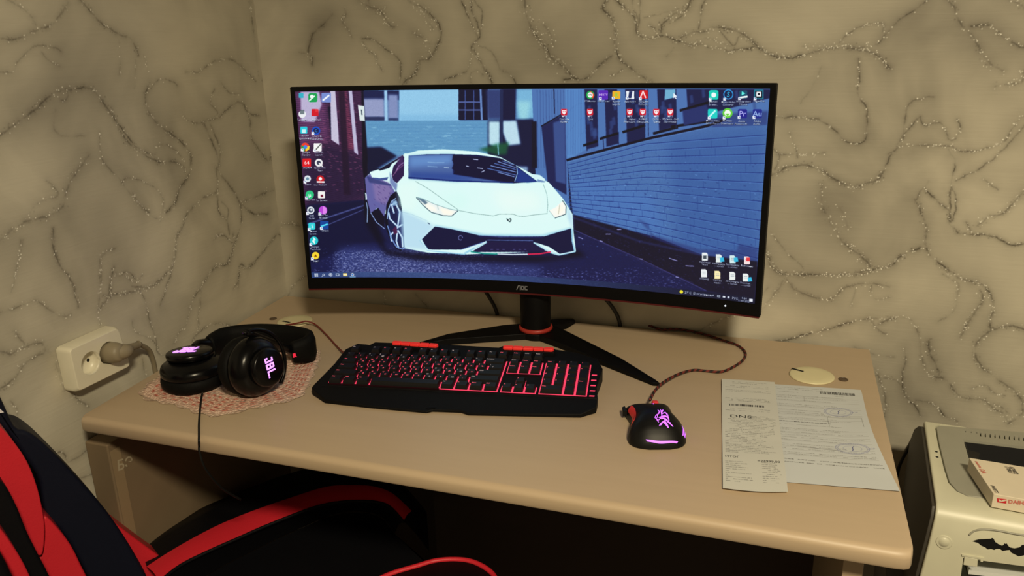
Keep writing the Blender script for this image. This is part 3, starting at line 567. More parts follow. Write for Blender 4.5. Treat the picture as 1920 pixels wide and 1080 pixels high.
    # wheel
    Fp(G([(195,640),(205,520),(240,440),(290,400),(325,470),(350,640),(360,880),(330,915),(280,890),(230,800),(200,720)]), (16, 18, 46)); Fp(G([(215,620),(225,540),(255,480),(300,490),(325,600),(345,760),(355,880),(320,905),(270,870),(230,780)]), (34, 42, 86))
    for P in ([(270,590),(250,520),(290,500)],[(295,700),(235,640),(225,590)],[(300,720),(320,580),(290,520)],[(290,730),(240,780),(250,830)],[(300,740),(290,830),(310,890)],[(305,740),(340,800),(345,880)],[(310,710),(340,690)]): Lp(G(P), 3.6, (138, 170, 214)); Lp(G(P), 1.4, (214, 236, 244))
    Fp(G([(255,490),(290,480),(300,520),(262,530)]), (140, 175, 210), .9, soft=1); Lp(G([(212,640),(222,560),(250,490),(285,465)]), 2, (150, 180, 220)); Lp(G([(215,700),(250,810),(290,880),(340,900),(365,885)]), 2.2, (120, 150, 205)); Fp(G([(258,730),(290,700),(300,760),(270,780)]), (86, 40, 84))
    # shading of the body
    Fp(G([(310,560),(420,600),(620,700),(520,820),(560,910),(880,940),(350,890),(330,700)]), W2, .85, soft=4); Fp(G([(300,350),(470,330),(480,470),(440,560),(310,540)]), (216, 252, 240), .6, soft=5)
    Fp(G([(620,690),(1050,770),(1540,775),(1790,710),(1800,760),(1560,800),(1040,800),(620,710)]), (150, 196, 224), .8, soft=2); Fp(G([(1740,500),(1800,620),(1805,740),(1760,640)]), W2, .8, soft=3)
    Fp(G([(1100,380),(1500,420),(1540,560),(1200,580)]), (230, 252, 240), .6, soft=14); Fp(G([(650,430),(900,420),(900,560),(800,560)]), (196, 248, 236), .5, soft=10)
    # glass
    Fp(G([(390,100),(560,86),(780,86),(980,92),(1180,120),(1310,180),(1500,322),(1290,336),(800,322),(395,296)]), (24, 32, 84))
    Fp(G([(395,100),(775,90),(775,260),(1230,330),(800,320),(395,296)]), (82, 106, 156), soft=1); Fp(G([(400,100),(770,92),(770,170),(400,200)]), (108, 146, 200), .8, soft=6); Fp(G([(410,240),(780,250),(1000,300),(800,318),(400,290)]), (50, 78, 146), .7, soft=4)
    Lp(G([(395,285),(800,315),(1290,330)]), 2.4, (26, 52, 120)); Lp(G([(560,155),(620,160),(700,158)]), 1.2, (160, 196, 226), .6, soft=.5); Lp(G([(560,190),(640,196)]), 1.2, (160, 196, 226), .6, soft=.5); Lp(G([(700,200),(740,205)]), 1.4, (200, 224, 240), .7)
    Fp(G([(775,95),(1180,122),(1310,185),(1325,240),(1300,325),(1240,325),(780,258),(790,225),(765,210),(782,170),(768,140)]), (20, 22, 66))
    for P in ([(950,130),(990,134)],[(890,188),(910,192)],[(985,205),(1030,210)],[(1020,240),(1045,228)]): Lp(G(P), 1.5, (190, 200, 224))
    for i, P in enumerate(([(1160,150),(1310,200)],[(1130,165),(1312,218)],[(1100,185),(1315,240)],[(1070,208),(1312,265)],[(1160,240),(1300,280)],[(1200,145),(1300,178)])): Lp(G(P), 1.6, (96, 124, 180) if i % 2 else (130, 156, 206))
    Fp(G([(1325,200),(1500,322),(1420,330),(1310,325),(1330,260)]), (36, 66, 134), soft=1); Lp(G([(1322,190),(1328,250),(1305,320)]), 1.4, (160, 200, 230))
    Fp(G([(135,220),(350,92),(345,110),(250,170),(230,205),(150,228)]), (26, 26, 62)); Fp(G([(250,260),(265,190),(345,100),(358,110),(355,270),(295,335),(262,310)]), (54, 34, 84)); Lp(G([(285,240),(310,190),(350,160)]), 2, (170, 150, 190)); Lp(G([(262,270),(300,220),(350,180)]), 1.5, (130, 90, 130)); Fp(G([(300,110),(345,95),(350,180),(300,230)]), (92, 60, 110), .6, soft=2)
    Fp(G([(358,80),(395,80),(390,290),(300,350),(355,290)]), W1)
    Fp(G([(232,230),(262,310),(300,345),(290,410),(235,330)]), (110, 124, 172), .9, soft=1)
    Fp(G([(62,240),(100,228),(180,230),(220,245),(222,280),(150,290),(80,285)]), (212, 250, 246)); Fp(G([(75,285),(150,292),(222,282),(210,310),(120,308)]), (74, 92, 146))
    Fp(G([(1440,255),(1520,265),(1565,300),(1560,320),(1510,322)]), (200, 240, 244)); Fp(G([(1500,300),(1570,320),(1560,330),(1500,325)]), (96, 120, 170), .8)
    # lamps
    Fp(G([(460,455),(520,470),(620,515),(740,555),(818,570),(765,615),(690,608),(590,580),(520,520)]), (226, 240, 236)); Fp(G([(520,490),(620,540),(640,580),(560,560)]), (255, 252, 232), soft=2); Fp(G([(660,540),(790,580),(760,608),(690,600)]), (255, 250, 226), soft=2)
    Fp(G([(462,456),(520,470),(560,500),(540,520)]), (70, 96, 120), .8, soft=.8); Lp(G([(460,455),(520,470),(620,515),(740,555),(818,570)]), 1, (110, 140, 150)); Lp(G([(462,460),(520,525),(590,585),(690,612),(765,616),(818,572)]), 1.5, (60, 80, 96)); Lp(G([(640,520),(650,560)]), 1.5, (150, 170, 170), .7)
    Fp(G([(1600,570),(1660,540),(1715,485),(1745,530),(1740,600),(1650,632)]), (248, 250, 236)); Lp(G([(1715,485),(1745,530),(1742,600),(1650,634)]), 1.5, (50, 70, 90)); Fp(G([(1660,560),(1720,510),(1725,570),(1670,610)]), (255, 250, 224), soft=2); Lp(G([(1690,520),(1680,600)]), 1.3, (150, 150, 140), .7); Lp(G([(1600,570),(1650,632)]), 1, (140, 160, 170))
    # seams and badge
    Lp(G([(455,320),(560,380),(700,480),(830,570),(960,595),(1120,615),(1150,608),(1175,600),(1290,600),(1330,615),(1380,620),(1460,608),(1585,595)]), .9, (110, 128, 130)); Lp(G([(1550,345),(1580,430),(1588,520),(1582,590)]), .9, (120, 146, 150)); Lp(G([(330,580),(420,600),(560,660)]), .8, (150, 180, 206), .7); Lp(G([(620,710),(760,735)]), 1, (120, 150, 180), .6)
    Fp(G([(1232,635),(1250,642),(1268,634),(1278,642),(1275,662),(1262,670),(1240,655)]), (60, 74, 84)); Fp(G([(1250,645),(1268,645),(1264,660),(1254,656)]), (210, 240, 230)); Lp(G([(560,675),(575,685)]), 1.8, (70, 80, 110))
    # bumper openings
    DK = (26, 28, 72)
    Fp(G([(510,815),(620,706),(760,728),(1000,782),(1180,798),(1560,790),(1660,760),(1788,722),(1806,830),(1825,915),(1690,940),(1600,880),(1480,842),(1470,870),(1620,935),(1590,925),(930,925),(1060,850),(1060,835),(850,905),(560,905)]), DK)
    Fp(G([(1065,835),(1470,835),(1560,890),(1560,925),(930,925),(1060,850)]), (38, 32, 78)); Lp(G([(1070,822),(1460,828)]), 1.6, (92, 110, 160)); Lp(G([(1000,790),(1540,800)]), 3, (40, 46, 104), .8, soft=.8)
    for x in (1100, 1150, 1200, 1290, 1340, 1385): Lp(G([(x,902),(x+18,902)]), 1.2, (110, 110, 160))
    WL = (150, 200, 226); Lp(G([(498,825),(560,908),(700,925),(870,940),(960,890),(1060,838)]), 4.2, WL); Lp(G([(840,905),(1050,835)]), 1.2, (90, 112, 170)); Lp(G([(1470,845),(1600,920),(1690,948),(1820,920),(1800,830),(1795,730)]), 3.2, WL); Lp(G([(500,822),(555,905),(870,936)]), 1.8, (206, 240, 240)); Lp(G([(960,888),(1060,836)]), 2, (206, 240, 240)); Lp(G([(1475,846),(1600,918),(1690,945),(1818,918)]), 1.2, (206, 240, 244))
    Lp(G([(930,922),(1040,938),(1160,942)]), 2.6, (40, 150, 140)); Lp(G([(1160,942),(1290,946),(1420,944)]), 2.6, (200, 216, 226)); Lp(G([(1420,944),(1520,940),(1610,924)]), 2.8, (214, 44, 90))
    t = np.linspace(0, 2*math.pi*.85, 9); Lp(G([(840+18*math.cos(a), 803-20*math.sin(a)) for a in t]), 1.6, (110, 116, 160))
    C.blur(2)
    # ---------------- desktop icons
    def sq(x, y, s, col, rnd=.22):
        h = s/2; r = h*rnd*2; P = []
        for cx, cy, a0 in ((x+h-r, y-h+r, -90), (x+h-r, y+h-r, 0), (x-h+r, y+h-r, 90), (x-h+r, y-h+r, 180)):
            for k in range(5): a = math.radians(a0+22.5*k); P.append((cx+r*math.cos(a), cy+r*math.sin(a)))
        C.fill(SP(P), col)
    def circ(x, y, r, col, al=1): C.fill(SP([(x+r*math.cos(a), y+r*math.sin(a)) for a in np.linspace(0, 2*math.pi, 18)[:-1]]), col, al)
    def label(x, y, lines, size=5.4):
        c = SP([(x, y)])[0]
        for i, s in enumerate(lines): 
            C.text(s, c[0]+1.5, c[1]-(i*size*.98)*K-1.5, size*K, (8, 10, 30), 'CENTER', .8, .03, .92); C.text(s, c[0], c[1]-(i*size*.98)*K, size*K, (226, 236, 246), 'CENTER', 1, .02, .92)
    def glyph(x, y, s, size, col, bold=.03):
        c = SP([(x, y)])[0]; C.text(s, c[0], c[1]-size*K*.34, size*K, col, 'CENTER', 1, bold)
    def short(x, y): C.fill(SP([(x-2.6,y-2.6),(x+2.6,y-2.6),(x+2.6,y+2.6),(x-2.6,y+2.6)]), (240, 244, 250)); C.fill(SP([(x-1,y-1.4),(x+1.6,y-1.4),(x+1.6,y+1)]), (40, 80, 160))
    def pg(x, y, col=(232, 236, 240), w_=11, h=15):
        C.fill(SP([(x-w_/2,y-h/2),(x+w_/2-3,y-h/2),(x+w_/2,y-h/2+3),(x+w_/2,y+h/2),(x-w_/2,y+h/2)]), col)
    sq(565,179,9,(60,170,190),.1); sq(587,183,17,(32,158,92)); circ(585,181,3.5,(240,250,245)); Lp([(580,189),(590,180)],2.2,(235,250,240)); sq(612,183,18,(120,140,200),.1); Lp([(606,188),(617,179)],3,(236,240,250))
    circ(567,214,7,(224,230,234)); Fp([(563,206),(571,206),(571,214),(563,214)],(70,84,90),.7); sq(591,211,13,(204,26,50),.05); sq(594,207,5,(224,60,70),.1); label(567,226,['Telegram']); label(594,226,['AnyDesk'])
    sq(570,244,13,(44,196,214),.1); sq(570,246,7,(190,236,240),.1); label(571,256,['Панель','управления']); circ(593,245,8,(30,90,190)); circ(593,245,5.2,(20,34,90)); glyph(593,245,'C',8,(70,190,250)); short(587,250); label(594,257,['Cyberlink','PowerDirec..'])
    circ(572.5,275.5,8,(230,74,56)); Fp([(573,276),(581,273),(580,280),(574,284)],(250,200,50)); Fp([(565,272),(573,276),(572,284),(566,281)],(46,160,84)); circ(573,275.5,3.6,(70,130,236)); short(567,281); label(574,287,['Google','Chrome'])
    sq(596,276,15,(240,242,238),.1); Lp([(592,281),(602,270)],2,(90,90,90)); short(590,282); label(598,287,['Snap Edit','Launch'])
    sq(575.5,305,16,(216,34,48),.12); glyph(575.5,305,'64',10,(250,240,240),.05); label(577,316,['AIDA64']); circ(598,305,7.4,(226,228,228)); circ(598,305,4,(70,76,96)); Lp([(599,306),(605,312)],2.4,(226,228,228)); label(600,316,['QuickTime','Player'])
    circ(577,335,6.4,(206,216,224)); circ(577,335,3,(110,140,160)); short(572,341); label(578,347,['Steam']); circ(601,336,7.5,(190,30,44)); circ(601,335,3.2,(250,240,240)); Lp([(595,341),(608,341)],3,(240,240,240)); label(601,348,['Iriun Webcam'],4.8)
    circ(581,365,8,(52,190,130)); glyph(581,365,'µ',12,(240,250,245),.05); short(575,371); label(582,376,['uTorrent']); sq(603,365,13,(236,236,232),.1); sq(604,367,5,(120,40,70),.1); label(604,377,['Tor Browser'],4.8)
    circ(583,394,7,(214,222,228)); circ(583,394,4.4,(80,90,110)); circ(584,393,2,(214,222,228)); short(577,400); label(585,406,['OBS','Studio']); circ(606,394,8,(176,80,204)); Fp([(606,386),(612,390),(613,399),(606,402)],(214,130,232)); short(600,401); label(607,405,['Start Tor','Browser'])
    sq(585,424,13,(60,200,210),.2); glyph(586,424,'S',10,(235,250,250)); short(580,430); label(588,435,['Movavi','Screen..']); sq(608.5,422,16,(24,80,150),.1); Lp([(603,424),(614,420)],3,(90,210,240)); short(603,428); label(610,434,['VEGAS'])
    circ(589,451,8,(44,190,196)); Fp([(588,444),(593,450),(590,450),(591,458),(585,451),(588,451)],(236,252,250)); short(583,458); label(591,464,['Daemon','Tools Lite']); circ(592,479,7,(248,204,60)); glyph(592,479,'▲',7,(130,84,20)); short(586,485); label(593,491,['AIMP'])
    circ(1107,178,8,(30,160,84)); Fp([(1107,170),(1115,178),(1112,185),(1107,178)],(230,80,40)); circ(1107,178,5,(250,250,250)); glyph(1107,178,'FPS',5,(20,20,20),.04); label(1107,191,['FPS Monitor'],4.6)
    sq(1131.5,178,18,(96,48,176),.12); glyph(1131.5,177.5,'HERTY',5.4,(240,236,250),.05); short(1126,185); label(1132,191,['HERTY Load'],4.6)
    sq(1156,178,15,(232,170,50),.15); glyph(1156,178,'R',12,(120,200,90)); short(1150,184); label(1156,192,['Rayman','Legends'],4.8); sq(1182,178,15,(228,234,240),.05); Fp([(1180,171),(1186,171),(1184,184),(1178,184)],(40,54,104)); short(1176,184); label(1182,192,['Battlefield 4'],4.6)
    sq(1207,177,16,(200,26,42),.12); Lp([(1201,183),(1206,171),(1211,183)],2.2,(250,220,220)); short(1201,185); label(1207,192,['Red Dead','Redempt..'],4.8)
    Fp([(1263,174),(1263,184),(1265.5,182),(1267.5,186),(1269,185),(1267,181.5),(1270,181)],(232,240,250))
    for x, l in ((1058,['Пиксель','Артём..']),(1106.5,['Трек']),(1181,['T1 - Higher','(Мелодия..']),(1205.5,['КАМАЗ','(Ведущий..']),(1231,['CH55 -','Треки']),(1257,['Музыка - Бит','(Битмейке..'])):
        y = 210; sq(x,y,12,(204,32,56),.15); Fp([(x-5,y-6),(x-3.4,y-3),(x+3.4,y-3),(x+5,y-6),(x+4,y+1),(x,y+5),(x-4,y+1)],(246,240,242)); circ(x-1.8,y-.6,1,(204,32,56)); circ(x+1.8,y-.6,1,(204,32,56)); glyph(x,y+8,'MP3',5,(250,246,246),.05); label(x+.5,y+15,l,4.9)
    sq(1338.5,178,18,(20,196,176),.2); circ(1338.5,178,4.6,(236,252,248)); short(1332,186); label(1338,192,['Movavi','Screen..']); circ(1366,177,9.5,(50,150,214)); circ(1366,177,7.6,(14,40,84)); glyph(1366,177,'S',12,(60,196,230)); short(1359,186); label(1366,193,['Movavi Video','Converter'],4.7)
    sq(1394,177,15,(14,88,112),.15); Fp([(1391,171),(1398,175),(1391,179)],(100,230,214)); Lp([(1388,183),(1401,181)],3,(240,244,244)); short(1387,185); label(1394,192,['Wondershare','Filmora'],4.7); sq(1423,177,18,(28,120,140),.08); sq(1423,177,13,(14,22,44),.05); sq(1423,176.5,9,(235,240,240),.1); sq(1423,176.5,4,(14,22,44),.1); short(1416,185); label(1423,191,['Vegas Pro'],4.9)
    sq(1336.5,213,18,(26,200,190),.15); Lp([(1331,218),(1341,208)],3,(190,246,250)); short(1330,221); label(1337,228,['Movavi Video','Editor Plus 2..'],4.6); circ(1364.5,212,9.5,(104,200,70)); circ(1364.5,212,6,(236,248,232)); Fp([(1360,213),(1369,213),(1364.5,218)],(104,200,70)); short(1358,221); label(1364,228,['4K Video','Downloader'],4.6)
    sq(1392.5,213,17,(38,40,140),.15); glyph(1392.5,213,'Pr',13,(190,190,250),.02); short(1386,220); label(1391,229,['Adobe','Premiere Pr..'],4.6); sq(1420.5,213,17,(34,52,140),.15); glyph(1420.5,213,'Au',13,(170,200,244),.02); short(1414,220); label(1420,229,['Adobe','Auditi..'],4.7)
    for (x, y), col, l in (((1322,481),(222,230,232),['Курсовая','Word']),((1348,484),(220,232,228),['Календарь','— копия']),((1374,486),(200,226,228),['Материалы','— копия']),((1401,488),(240,214,214),['Временно']),((1320.5,512),(226,232,234),['Апгрейд']),((1345.5,515),(250,230,170),['YouTube','канал']),((1373.5,517),(228,236,228),['Документы','— копия']),((1398.5,520),(226,234,230),['Download..','— копия'])):
        pg(x,y,col); Lp([(x-3,y-2),(x+3,y-2)],1,(150,160,170)); Lp([(x-3,y+1),(x+3,y+1)],1,(150,160,170)); label(x,y+12,l,4.6)
    for x, y in ((1354,487),(1380,487),(1406,524)): C.fill(SP([(x-4,y-4),(x+3,y-5),(x+5,y+3),(x-3,y+4)]),(60,176,214))
    sq(1403,486,7,(220,70,80),.1); sq(1322,482,6,(80,90,100),.1)
    # ---------------- task bar
    n = int(TH*.031); gx = np.clip((np.arange(TW)/TW-.45)/.45, 0, 1)[None, :, None]; C.a[:n] = C.a[:n]*.15+(np.array([66, 88, 132], np.float32)*(1-gx)+np.array([24, 32, 60], np.float32)*gx)/255*.85
    def tb(u, v=.0155): return u*TW, v*TH
    def bx(u, w_, h, col): 
        x, y = tb(u); C.fill([(x-w_,y-h),(x+w_,y-h),(x+w_,y+h),(x-w_,y+h)], col)
    x, y = tb(.0105); 
    for dx in (-5, 5):
        for dy in (-5, 5): C.fill([(x+dx-4,y+dy-4),(x+dx+4,y+dy-4),(x+dx+4,y+dy+4),(x+dx-4,y+dy+4)], (230, 238, 246))
    def ring(u, r, col):
        x, y = tb(u); a = np.linspace(0, 2*math.pi, 20); C.line([(x+r*math.cos(t), y+r*math.sin(t)) for t in a], 2.5, col)
    ring(.0275, 5, (225, 232, 242)); x, y = tb(.0275); C.line([(x-4,y-4),(x-10,y-10)], 2.5, (225,232,242)); ring(.0435, 8, (225, 232, 242)); ring(.0435, 3, (225,232,242)); bx(.0595, 9, 7, (200,210,226)); bx(.0595, 6, 4, (60,80,120)); bx(.077, 11, 8, (240,200,90)); bx(.077, 11, 3, (240,230,190)); ring(.094, 7, (240, 230, 220)); ring(.094, 3, (90,160,240)); x, y = tb(.094); C.fill([(x-16,1),(x+16,1),(x+16,4),(x-16,4)], (150,200,240))
    x, y = tb(.851); C.fill([(x+9*math.cos(a), y+9*math.sin(a)) for a in np.linspace(0, 6.2, 16)], (230, 214, 60)); C.text('27°C  В основном', x+16, y-6, 16, (226,232,240)); x, y = tb(.915); C.text('^', x, y-9, 20, (226,232,240), bold=.02); bx(.928, 7, 5, (214,222,232)); bx(.928, 5, 3, (30,40,70)); bx(.939, 6, 4, (214,222,232)); bx(.948, 5, 5, (190,200,216)); x, y = tb(.955); C.text('РУС', x, y-6, 14, (226,232,240))
    x, y = tb(.979); C.text('0:24', x, y+1, 13, (226,232,240), 'CENTER'); C.text('11.07.2021', x, y-13, 13, (226,232,240), 'CENTER'); bx(.9925, 8, 7, (226,232,240))
    C.blur(2); L_ = C.a.mean(-1, keepdims=True); C.a = np.clip(L_+(C.a-L_)*.95, 0, 1); t_ = C.a; C.a = np.clip(t_*.45+.55*t_*t_*(3-2*t_)-.008, 0, 1); return C.a
SCREEN = new_image('desktop_picture', paint_screen())
M_screen = tex_mat('screen_glow', SCREEN, .35, emit=True, es=1.0)
mo = thing('monitor', (.6136, -.088, 0), 'wide curved monitor showing a white sports car, on a black V-shaped stand', 'monitor')
M_bez = mat('bezel_black', (.0025, .0025, .003), .5, spec=.15); M_redtrim = mat('dark_red_trim', (.08, .006, .008), .4); M_redring = mat('red_ring', (.38, .03, .022), .4)
def mgrid(x0, x1, h0, h1, out, nx=48, nh=2): return grid(lambda u, v: mon(x0+(x1-x0)*u, h0+(h1-h0)*v, out), nx, nh, True)
V, F, UV = mgrid(AX0, AX1, AZ0, AZ1, .0012); obj('screen', V, F, M_screen, mo, uv=UV, smooth=True)
def shell(x0, x1, h0, h1, o0, o1, nx=48, nh=4, curve=None):
    a = grid(lambda u, v: mon(x0+(x1-x0)*u, h0+(h1-h0)*v, o0), nx, nh); b = grid(lambda u, v: mon(x0+(x1-x0)*u, h0+(h1-h0)*v, curve(u, v) if curve else o1), nx, nh); n = len(a[0]); F = list(a[1])+[tuple(i+n for i in f[::-1]) for f in b[1]]; w_ = nx+1
    ring_ = [i for i in range(nx)]+[nx+j*w_ for j in range(nh)]+[nh*w_+i for i in range(nx, 0, -1)]+[j*w_ for j in range(nh, 0, -1)]
    for i, j in zip(ring_, ring_[1:]+ring_[:1]): F.append((i, j, j+n, i+n))
    return list(a[0])+list(b[0]), F
obj('bezel', *shell(-MHW, MHW, 0, MH, 0, -.012), M_bez, mo, bevel=.0015, seg=1)
obj('back_housing', *shell(-MHW+.03, MHW-.03, .03, MH-.02, -.010, 0, 24, 10, lambda u, v: -.012-.034*(max(0, 1-abs(2*u-1)**2.5)*max(0, 1-abs(2*v-1)**3))), M_bez, mo, smooth=True)
obj('bottom_trim', *shell(-MHW+.001, MHW-.001, -.0018, .0008, .0006, -.010, 48, 1), M_redtrim, mo, label='dark red strip along the bottom edge')
ux = (mon(.01, .01)-mon(-.01, .01)); ux /= np.linalg.norm(ux); uy = mon(0, .02)-mon(0, .01); uy /= np.linalg.norm(uy)
M_logo = mat('grey_lettering', (.22, .23, .26), .5); P = mon(-.004, .0085, .0004)
def poly_letters(name, polys, P, ux, uy, s, m, parent, th=.0004):
    n = np.cross(ux, uy); parts = []
    for q in polys: parts.append(slab([P+ux*x*s+uy*y*s for x, y in q], n*th))
    return obj(name, *join(parts), m, parent)
def stroke(P, w_):
    out = []
    for a, b in zip(P[:-1], P[1:]):
        a, b = np.array(a, float), np.array(b, float); d = (b-a)/np.linalg.norm(b-a); n = np.array([-d[1], d[0]])*w_/2; e = d*w_*.4; out.append([tuple(a-e-n), tuple(b+e-n), tuple(b+e+n), tuple(a-e+n)])
    return out
poly_letters('brand_lettering', stroke([(-1.5, 0), (-1.1, 1), (-.62, 1), (-.62, 0)], .2)+stroke([(-.35, .1), (-.35, .9), (.25, .9), (.25, .1), (-.35, .1)], .2)+stroke([(1.1, .9), (.55, .9), (.55, .1), (1.1, .1)], .2), P-uy*.002, ux, uy, .0075, M_logo, mo)
cL = mon(.350, .0125, .0006)
obj('power_light', *lathe([(.0012, 0), (.0012, .0006), (.0005, .001)], cL, n=12, axis=np.cross(ux, uy)), mat('power_light_white', (.8, .9, 1), emit=(.75, .85, 1), es=3), mo)
NX, NY = .6136, -.088
obj('neck', *lathe([(.0285, .012), (.0285, .20), (.024, .21)], (NX, NY, 0), n=40), M_bez, mo, smooth=False, bevel=.001)
obj('neck_ring', *lathe([(.0285, .0135), (.0315, .014), (.0320, .0175), (.0305, .021), (.0287, .0212)], (NX, NY, 0), n=48), M_redring, mo, smooth=True, label='red ring at the foot of the neck')
def leg(px_outer, tipw, z0=.0, zr=.0135, zt=.006):
    pass
def beam(pts, zs, th):
    """tapered stand leg from a top outline: pts (x, y) with heights zs, resting on the desk"""
    n = len(pts); V = [(x, y, .0003+max(0, z-th)) for (x, y), z in zip(pts, zs)]+[(x, y, z) for (x, y), z in zip(pts, zs)]
    F = [tuple(range(n))[::-1], tuple(range(n, 2*n))]+[(i, (i+1) % n, n+(i+1) % n, n+i) for i in range(n)]; return V, F
zr, zt = .0125, .0065
A_ = lambda px, z: tuple(at(px, z)[:2])
obj('stand_leg', *beam([A_((1010, 628), zr), A_((1046, 642), zr*.9), A_((1224, 717), zt), A_((1238, 718), zt), A_((1230, 712), zt), A_((1165, 674), zr*.8), A_((1062, 620), zr), A_((1030, 606), zr)], [zr, zr, zt, zt, zt, zr, zr, zr], .02), M_bez, mo, bevel=.0012)
obj('stand_leg', *beam([A_((1016, 626), zr), A_((984, 626), zr), A_((840, 638), zr*.8), A_((786, 645), zt), A_((780, 643), zt), A_((840, 628), zr*.8), A_((944, 609), zr), A_((1010, 604), zr)], [zr, zr, zr, zt, zt, zr, zr, zr], .02), M_bez, mo, bevel=.0012)
obj('stand_leg', *beam([A_((1030, 612), zr), A_((1062, 606), zr), A_((1079, 601), zt), A_((1074, 597), zt), A_((1045, 598), zr), A_((1000, 602), zr)], [zr, zr, zt, zt, zr, zr], .02), M_bez, mo, bevel=.001)
obj('stand_hub', *lathe([(.033, .0005), (.033, .0115), (.031, .0132), (.0001, .0133)], (NX+.002, NY+.002, 0), n=40), M_bez, mo, smooth=False, bevel=.001)
# cables behind the monitor
M_cable = mat('black_cable', (.006, .006, .006), .5)
for nm, P_, lab in (('power_cable', [(.50, -.11, .14), (.475, -.06, .11), (.483, -.010, .055), (.50, .002, .014), (.505, .006, -.02)], 'thick black cable dropping behind the desk, left of the monitor neck'),
                    ('video_cable', [(.66, -.10, .14), (.69, -.05, .105), (.728, -.012, .06), (.752, .002, .018), (.757, .006, -.02)], 'black cable arching down behind the desk, right of the monitor neck')):
    o = obj(nm, *tube(P_, .0038, 10, 8), M_cable, smooth=True); tag(o, lab, 'cable')
# ================================================================== KEYBOARD
M_kb = mat('keyboard_black', (.003, .003, .0035), .6, bump=.15, bscale=1500, spec=.15); M_key = mat('keycap_black', (.004, .004, .005), .5, spec=.35)
M_glow = mat('red_backlight', (.2, .01, .02), emit=(1, .055, .13), es=1.0); M_leg = mat('red_legend', (.3, .05, .06), emit=(.85, .08, .12), es=.9); M_legw = mat('grey_legend', (.3, .25, .25), emit=(.55, .42, .42), es=.5)
M_media = mat('red_rubber', (.80, .035, .03), .45, emit=(1, .04, .03), es=.22)
KO = at((614, 719), .017); KE = at((1100, 743), .017); kx = (KE-KO); KW = np.linalg.norm(kx); kx /= KW; ky = np.array([-kx[1], kx[0], 0]); KD = .120
def KBZ(v): return .0165+.013*v/KD          # deck height, v = distance from front edge of the keys
def K(u, v, dz=0): return KO*[1, 1, 0]+kx*u+ky*v+np.array([0, 0, KBZ(v)+dz])
def kloc(px, z):
    p = at(px, z)-KO; return p @ kx, p @ ky
kb = thing('keyboard', K(KW/2, .03)*[1, 1, 0], 'black gaming keyboard with red glowing keys in front of the monitor', 'keyboard')
outline = [((585, 737), .004), ((609, 755), .002), ((700, 765), .002), ((800, 774), .002), ((811, 769), .004), ((864, 771), .004), ((878, 778), .002), ((1089, 782), .002), ((1118, 769), .006), ((1121, 750), .012), ((1119, 727), .018), ((1130, 690), .026), ((1121, 672), .030),
           ((1083, 659), .033), ((1038, 652), .034), ((944, 646), .034), ((935, 652), .031), ((824, 646), .031), ((818, 643), .034), ((703, 639), .034), ((693, 646), .031), ((686, 643), .033), ((670, 642), .033), ((648, 655), .028), ((628, 684), .020), ((600, 718), .010)]
loc = [kloc(p, z) for p, z in outline]
def deckz(u, v):
    if v > -.004: return KBZ(min(v, .15))-.0005
    return max(.0045, KBZ(-.004)-.0005-(-.004-v)*.24)
def kprism(L, zt, zb=lambda u, v: .0008, nv=0):
    n = len(L); V = []
    for u, v in L: p = K(u, v); V.append((p[0], p[1], zb(u, v)))
    for u, v in L: p = K(u, v); V.append((p[0], p[1], zt(u, v)))
    return V, [tuple(range(n))[::-1]]+[(i, (i+1) % n, n+(i+1) % n, n+i) for i in range(n)]+[tuple(range(n, 2*n))]
def clipv(L, v0, above):
    out = []
    for a, b in zip(L, L[1:]+L[:1]):
        ia, ib = (a[1] >= v0) == above, (b[1] >= v0) == above
        if ia: out.append(a)
        if ia != ib: t = (v0-a[1])/(b[1]-a[1]); out.append((a[0]+(b[0]-a[0])*t, v0))
    return out
obj('case', *kprism(clipv(loc, -.004, True), deckz), M_kb, kb, bevel=.0015)
obj('wrist_rest', *kprism(clipv(loc, -.004, False), deckz), M_kb, kb, bevel=.0015)
U = KW/22.5; RV = KD/6.25
def kquad(u0, u1, v0, v1, dz, th=.0004):
    return slab([K(u0, v0, dz), K(u1, v0, dz), K(u1, v1, dz), K(u0, v1, dz)], (0, 0, th))
e = .0002
obj('backlight_plate', *join([kquad(0, 15*U+e, .0035, 5*RV+e, 0), kquad(10*U, 15*U+e, -e, .0035, 0), kquad(15.25*U-e, 18.25*U+e, -e, RV-.001, 0), kquad(16.25*U+.001, 17.25*U-.001, RV-.001, 2*RV-.001, 0), kquad(15.25*U-e, 18.25*U+e, 3*RV+.001, 5*RV+e, 0), kquad(18.5*U-e, 22.5*U+e, -e, 5*RV+e, 0)]), M_glow, kb, label='red glowing backlight showing between the keys')
rows = []
def row(y, x0, items, h=1):
    x = x0
    for it in items:
        w_, t = it if isinstance(it, tuple) else (1, it)
        if t is not None: rows.append((x, y, w_, h, t))
        x += w_
row(5.25, 0, ['Esc']); row(5.25, 2, ['F1','F2','F3','F4']); row(5.25, 6.5, ['F5','F6','F7','F8']); row(5.25, 11, ['F9','F10','F11','F12']); row(5.25, 15.25, ['PrtSc','ScrLk','Pause'])
row(4, 0, ['~','1 !','2 "','3 №','4 ;','5 %','6 :','7 ?','8 *','9 (','0 )','- _','= +',(2,'Backspace')]); row(4, 15.25, ['Insert','Home','PgUp']); row(4, 18.5, ['Num','/','*','-'])
row(3, 0, [(1.5,'Tab'),'Q Й','W Ц','E У','R К','T Е','Y Н','U Г','I Ш','O Щ','P З','[ Х','] Ъ',(1.5,'\\ /')]); row(3, 15.25, ['Delete','End','PgDn']); row(3, 18.5, ['7','8','9'])
row(2, 0, [(1.75,'Caps'),'A Ф','S Ы','D В','F А','G П','H Р','J О','K Л','L Д','; Ж',"' Э",(2.25,'Enter')]); row(2, 18.5, ['4','5','6'])
